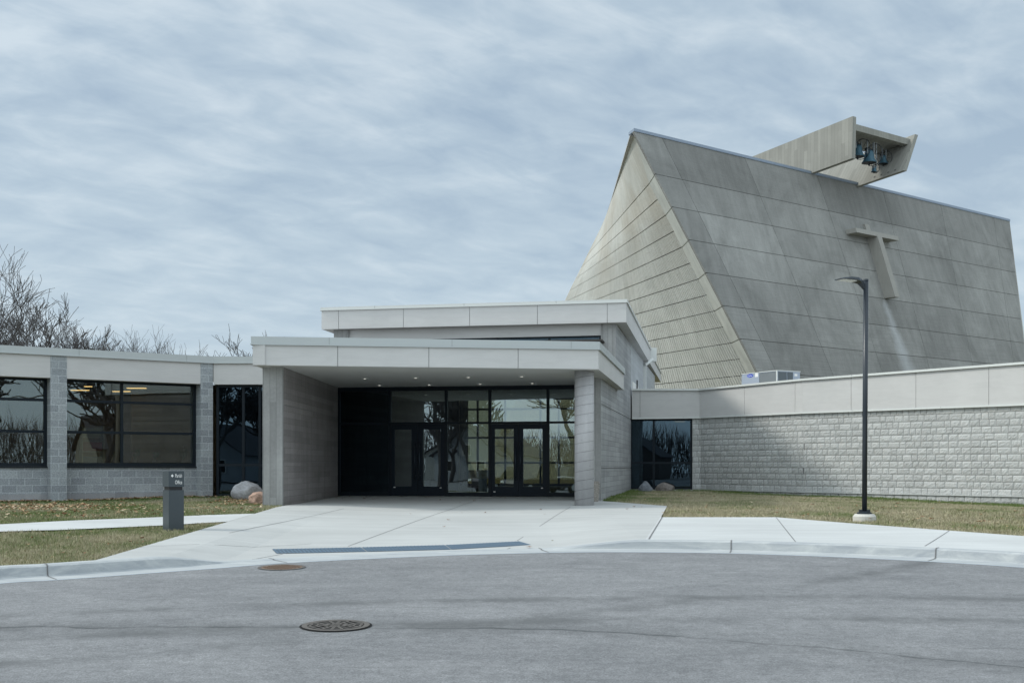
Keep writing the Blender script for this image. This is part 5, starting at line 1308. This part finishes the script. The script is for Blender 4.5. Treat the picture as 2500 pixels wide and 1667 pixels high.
# ------------------------------------------------------------------ bare trees
M_bark = plain('bare_bark', (0.11,0.105,0.105), 0.9, 0.1, 0, 0.2, 5)
def bare_tree(name, base, H, seed, label, group, spread=0.55, levels=6, lean=(0,0), first=0.28, tw=0.012, up=0.18, kids=3, decay=0.72):
    rg = random.Random(seed); t = thing(name, base, label, 'tree', group); trunk = MB(); crown = MB()
    def grow(p, d, L, r, lv):
        mb_ = trunk if lv >= levels-1 else crown
        n = 5 if lv > 1 else 3; pts = [p.copy()]; rs = [r]; q = p.copy(); dd = d.copy()
        for i in range(n):
            dd = (dd+Vector((rg.gauss(0,.17),rg.gauss(0,.17),rg.gauss(0,.12)+up*0.3))).normalized(); q = q+dd*(L/n); pts.append(q.copy()); rs.append(max(tw, r*(1-0.5*(i+1)/n)))
        mb_.tube(pts, rs, 7 if lv>=levels-1 else (4 if lv>2 else 3), cap=False)
        if lv == 0: return
        k_ = kids+(1 if rg.random()<0.5 else 0)+(1 if lv<=2 else 0)
        for c in range(k_):
            f = rg.uniform(0.3,1.0) if c else 1.0
            if lv == levels: f = rg.uniform(0.7,1.0)
            i0 = min(n-1,int(f*n)); pp = pts[i0].lerp(pts[i0+1], f*n-i0) if f<1 else pts[-1]
            ax = Vector((rg.gauss(0,1),rg.gauss(0,1),rg.gauss(0,.5))).normalized()
            nd = (dd+ax*(spread*rg.uniform(0.8,1.8))+Vector((0,0,up))).normalized()
            if nd.z < -0.1: nd.z = 0.05
            grow(pp, nd, L*decay*rg.uniform(.7,1.2), max(tw, r*rg.uniform(.45,.65)), lv-1)
    b = Vector(base)
    grow(b-Vector((0,0,0.2)), Vector((lean[0],lean[1],1)).normalized(), H*first, H*0.02, levels)
    k_ = H/max(1,(sorted(v[2] for v in crown.v)[int(len(crown.v)*0.95)]-b.z))      # bring the crown to its true height
    for m_ in (trunk, crown): m_.v = [((x-b.x)*k_+b.x,(y-b.y)*k_+b.y,(z-b.z)*k_+b.z-0.1) for x,y,z in m_.v]
    trunk.build('trunk', M_bark, t, uv=False); crown.build('crown', M_bark, t, uv=False); return t
G_b = 'bare trees behind the office wing'
def tbase(xf,Y): return (PX(xf,Y),Y,0.0)
bare_tree('bare_tree', tbase(-110,50), 9.3, 21, 'tall bare tree at the left edge reaching highest over the office roof', G_b, 0.6, 6, (-0.05,0), 0.27, tw=0.007, kids=3, decay=.78)
bare_tree('bare_tree', tbase(-5,58), 8.4, 22, 'dense bare tree just inside the left edge above the roof', G_b, 0.55, 6, (0,0), 0.22, tw=0.007, decay=.76)
bare_tree('bare_tree', tbase(62,58), 7.9, 23, 'bushy bare tree between the left edge and first block column', G_b, 0.55, 6, (0.0,0), 0.22, tw=0.007, decay=.76)
bare_tree('bare_tree', tbase(95,60), 7.4, 24, 'rounded bare tree rising above the first block column', G_b, 0.55, 6, (0.0,0), 0.22, tw=0.007, decay=.76)
bare_tree('bare_tree', tbase(196,60), 6.9, 25, 'thin bare tree left of the small dark fir tip', G_b, 0.5, 6, (0,0), 0.3, tw=0.005, decay=.76)
bare_tree('bare_tree', tbase(226,60), 6.8, 26, 'thin bare tree just right of the small dark fir tip', G_b, 0.5, 6, (0,0), 0.3, tw=0.005, decay=.76)
bare_tree('bare_tree', tbase(262,60), 6.9, 31, 'forked bare tree at the right of the distant row', G_b, 0.5, 6, (0.0,0), 0.3, tw=0.005, decay=.76)
bare_tree('bare_tree', tbase(382,90), 9.4, 28, 'tiny bare tree top just showing over the middle of the roof', G_b, 0.4, 5, (0,0), 0.3, tw=0.008)
bare_tree('bare_tree', tbase(628,80), 8.2, 29, 'low bare tree top left of the canopy corner', G_b, 0.5, 6, (0,0), 0.25, tw=0.008)
bare_tree('bare_tree', tbase(675,80), 8.8, 30, 'bare tree partly hidden behind the canopy corner', G_b, 0.5, 6, (0,0), 0.25, tw=0.008)
# fir tip
fb = tbase(223,66); ft = thing('fir_tree', fb, 'small dark green fir tip among the distant bare trees', 'tree')
mb = MB(); mb.tube([(fb[0],fb[1],0),(fb[0],fb[1],7.4)],[0.15,0.02],6); mb.build('trunk', M_bark, ft)
mb = MB(); rg = random.Random(2)
for k in range(1800):
    h = rg.uniform(1.0,7.7); r = (7.9-h)*0.2*rg.uniform(.5,1); a = rg.uniform(0,6.28); c = Vector((fb[0]+r*math.cos(a),fb[1]+r*math.sin(a),h)); s_ = .13
    mb.add([c+Vector((rg.uniform(-s_,s_),rg.uniform(-s_,s_),rg.uniform(-s_,s_))) for _ in range(3)],[(0,1,2)])
mb.build('crown', plain('fir_green',(0.03,0.05,0.02),0.8), ft, uv=False)

# ------------------------------------------------------------------ what the glass mirrors, behind the camera
G_m = 'bare trees across the road'
for i,(x,y,h,lab) in enumerate(((-17,-32,13,'broad bare tree across the road, mirrored above the right doors'),(-29,-40,12,'bare tree across the road, mirrored above the left doors'),(-22,-62,14,'bare tree behind the houses across the road'),(31,-6,13,'large bare tree mirrored in the wide office window'),(24,4,11,'bare tree beside the road mirrored at the left office window'),(14,-42,12,'bare tree mirrored in the side window beside the porch'),(-34,-46,11,'bare bushy tree mirrored in the tall window by the pier'),(-22,-13,12,'spreading bare tree mirrored high in the tall window by the pier'),(-17,-18,9,'bushy bare tree low in the tall window by the pier'),(15,-10,12,'bare tree with a leaning trunk mirrored in the side window'),(20,-6,12,'wide bare tree mirrored in the leftmost office window'),(40,-14,14,'bare tree mirrored beside the utility pole'),(13,-30,10,'low bare tree farther back, mirrored in the office windows'))):
    bare_tree('bare_tree', (x,y,-0.7), h*0.85, 60+i, lab, G_m, 0.6, 5, (0,0), 0.28, tw=0.025)
def house(x,y,rot,w,d,h,rh,c,lab):
    t = thing('house', (x,y,-0.7), lab, 'house', 'houses across the road'); M4 = Matrix.Translation((x,y,-0.7))@Matrix.Rotation(rot,4,'Z')
    def tr(vs): return [tuple(M4@Vector(v)) for v in vs]
    wm = plain('siding', c, 0.8); rm = plain('shingle', (0.09,0.09,0.1), 0.9)
    mb = MB(); mb.add(tr([(-w/2,-d/2,0),(w/2,-d/2,0),(w/2,d/2,0),(-w/2,d/2,0),(-w/2,-d/2,h),(w/2,-d/2,h),(w/2,d/2,h),(-w/2,d/2,h),(0,-d/2,h+rh),(0,d/2,h+rh)]),[(0,1,5,8,4),(2,3,7,9,6),(1,2,6,5),(3,0,4,7)]); wl_ = mb.build('wall', wm, t)
    mb = MB(); o_ = 0.4
    for s_ in (-1,1):
        a = [(s_*(w/2+o_),-d/2-o_,h-o_*rh/(w/2)),(0,-d/2-o_,h+rh),(0,d/2+o_,h+rh),(s_*(w/2+o_),d/2+o_,h-o_*rh/(w/2))]
        mb.hexa(tr(a)+tr([(p[0],p[1],p[2]+0.12) for p in a]))
    mb.build('roof', rm, t)
    for k,(wx,wz) in enumerate(((-w*.25,1.0),(w*.22,1.0),(0,h-0.1))):
        mb = MB(); mb.hexa(tr([(wx-.6,d/2,wz),(wx+.6,d/2,wz),(wx+.6,d/2+.06,wz),(wx-.6,d/2+.06,wz),(wx-.6,d/2,wz+1.3),(wx+.6,d/2,wz+1.3),(wx+.6,d/2+.06,wz+1.3),(wx-.6,d/2+.06,wz+1.3)])); wi = mb.build('window', M_white, t)
        mb = MB(); mb.hexa(tr([(wx-.5,d/2+.061,wz+.1),(wx+.5,d/2+.061,wz+.1),(wx+.5,d/2+.07,wz+.1),(wx-.5,d/2+.07,wz+.1),(wx-.5,d/2+.061,wz+1.2),(wx+.5,d/2+.061,wz+1.2),(wx+.5,d/2+.07,wz+1.2),(wx-.5,d/2+.07,wz+1.2)])); mb.build('pane', M_black, wi)
    mb = MB(); mb.hexa(tr([(w*.05,d/2,0),(w*.05+.95,d/2,0),(w*.05+.95,d/2+.05,0),(w*.05,d/2+.05,0),(w*.05,d/2,2.1),(w*.05+.95,d/2,2.1),(w*.05+.95,d/2+.05,2.1),(w*.05,d/2+.05,2.1)])); mb.build('door', M_int, t)
house(-36,-62,0.1,11,9,3.2,3,(0.5,0.5,0.47),'pale gabled house mirrored between the entrance doors')
house(-20,-66,0,10,9,3.0,3.2,(0.16,0.14,0.13),'dark gabled house mirrored in the right doors')
house(-31,-50,0.3,9,8,2.9,3,(0.42,0.44,0.46),'grey gabled house mirrored in the tall window by the pier')
house(19,-50,0.2,10,9,3.0,3,(0.5,0.5,0.48),'white gabled house mirrored in the side window')
house(48,-18,-0.9,12,9,3.2,3,(0.4,0.36,0.28),'tan house mirrored in the wide office window')
house(-56,-55,0.3,11,9,3.1,3,(0.3,0.16,0.13),'brick red house mirrored behind the left doors')
def car(x,y,rot,c,lab,L=4.6,Wd=1.85,Hh_=1.6,pick=False):
    t = thing('parked_car', (x,y,-0.7), lab, 'car', 'cars parked across the road'); M4 = Matrix.Translation((x,y,-0.78))@Matrix.Rotation(rot,4,'Z')
    pm = plain('car_paint', c, 0.25, 0.6)
    def tr(vs): return [tuple(M4@Vector(v)) for v in vs]
    low = [(-L/2,.35),(-L/2,.8),(-L/2+.1,.95),(L/2-1.3,1.0),(L/2-.15,.85),(L/2,.65),(L/2,.32)]
    mb = MB(); n = len(low); W2 = Wd/2
    mb.add(tr([(a,-W2,b) for a,b in low]+[(a,W2,b) for a,b in low]),[tuple(range(n)),tuple(range(2*n-1,n-1,-1))]+[(i,n+i,n+(i+1)%n,(i+1)%n) for i in range(n)]); body = mb.build('body', pm, t, uv=False)
    up_ = [(-L/2+.15,.951),(-L/2+.55,Hh_),(.4,Hh_),(L/2-1.35,1.001)] if not pick else [(-.5,.951),(-.3,Hh_),(.7,Hh_),(L/2-1.35,1.001)]
    mb = MB(); W3 = W2-.18; n = 4
    mb.add(tr([(a,-(W2-.05 if k in(0,3) else W3),b) for k,(a,b) in enumerate(up_)]+[(a,(W2-.05 if k in(0,3) else W3),b) for k,(a,b) in enumerate(up_)]),[tuple(range(n)),tuple(range(2*n-1,n-1,-1))]+[(i,n+i,n+(i+1)%n,(i+1)%n) for i in range(n)]); mb.build('windows', plain('car_glass',(0.02,0.03,0.035),0.1,0.6), t, uv=False)
    mb = MB(); mb.add(tr([(up_[1][0],-W3+.02,Hh_+.005),(up_[2][0],-W3+.02,Hh_+.005),(up_[2][0],W3-.02,Hh_+.005),(up_[1][0],W3-.02,Hh_+.005)]),[(0,1,2,3)]); mb.build('roof', pm, t, uv=False)
    for sx in (-L/2+.85,L/2-.9):
        for sy in (-1,1):
            mb = MB(); mb.tube(tr([(sx,sy*(W2-.2),.34),(sx,sy*(W2+.01),.34)]),.34,20); w_ = mb.build('wheel', M_black, t, uv=False)
            mb = MB(); mb.tube(tr([(sx,sy*(W2-.0),.34),(sx,sy*(W2+.02),.34)]),.2,16); mb.build('rim', M_chr, w_, uv=False)
    for sy in (-1,1):
        mb = MB(); mb.hexa(tr([(L/2-.12,sy*.75-.16,.66),(L/2+.01,sy*.75-.16,.66),(L/2+.01,sy*.75+.16,.66),(L/2-.12,sy*.75+.16,.66),(L/2-.12,sy*.75-.16,.8),(L/2-.02,sy*.75-.16,.8),(L/2-.02,sy*.75+.16,.8),(L/2-.12,sy*.75+.16,.8)])); mb.build('headlight', M_chr, t, uv=False)
    mb = MB(); mb.hexa(tr([(L/2-.02,-.5,.42),(L/2+.012,-.5,.42),(L/2+.012,.5,.42),(L/2-.02,.5,.42),(L/2-.02,-.5,.66),(L/2+.012,-.5,.66),(L/2+.012,.5,.66),(L/2-.02,.5,.66)])); mb.build('grille', M_black, t, uv=False)
def mirror_spot(xf, total):
    d = Vector(((xf-CX)/F,1)); st_ = SF.pt(SF.s(xf),0,0); n = SF.n; rf = d-n*(2*d.dot(n)); return Vector(st_[:2])+rf*(total-st_[1]), rf.normalized()
for xf_,tot,a_,args in ((1385,84,0.8,((0.75,0.75,0.73),'white car mirrored at the right end of the storefront',4.4,1.8,1.6)),(1322,74,0.75,((0.02,0.03,0.05),'black pickup truck mirrored in the right door leaf',5.4,2.0,1.95,True)),(1232,76,0.9,((0.03,0.02,0.025),'black car mirrored in the left leaf of the right doors',4.7,1.9,1.7))):
    p_,rf_ = mirror_spot(xf_,tot); q_,_ = mirror_spot(xf_-30,tot); hd_ = (q_-p_).normalized()*a_-rf_*0.65
    car(p_.x,p_.y,math.atan2(hd_.y,hd_.x),*args)
up_pole = thing('utility_pole', (20,5,-0.7), 'wooden utility pole mirrored in the wide office window', 'utility pole')
mb = MB(); mb.tube([(20,5,-0.7),(20,5,9.5)],[.17,.12],10); mb.build('pole', plain('old_wood',(0.25,0.22,0.18),0.9), up_pole)
mb = MB(); mb.box(19,21,4.93,5.07,8.7,8.85); mb.build('crossarm', M_bark, up_pole)

# far-off wood beyond the houses across the road
rg = random.Random(77); mb = MB()
for k in range(34000):
    a = R(rg.uniform(175,372)); rr_ = rg.uniform(88,112); x = rr_*math.cos(a); y = 15+rr_*math.sin(a)
    hh = 7.0+2.2*mnoise.noise(Vector((a*7,0,0)))+rg.gauss(0,0.8); z0 = -0.8; h0 = rg.uniform(0,hh*0.75); h1 = min(hh,h0+rg.uniform(1.5,4)); w = rg.uniform(.015,.06); lx = rg.gauss(0,.7); ly = rg.gauss(0,.7)
    mb.add([(x-w*math.sin(a),y+w*math.cos(a),z0+h0),(x+w*math.sin(a),y-w*math.cos(a),z0+h0),(x+lx,y+ly,z0+h1)],[(0,1,2)])
tag(mb.build('distant_wood', M_bark, uv=False), 'far-off bare wood beyond the houses across the road', 'wood', kind='stuff')
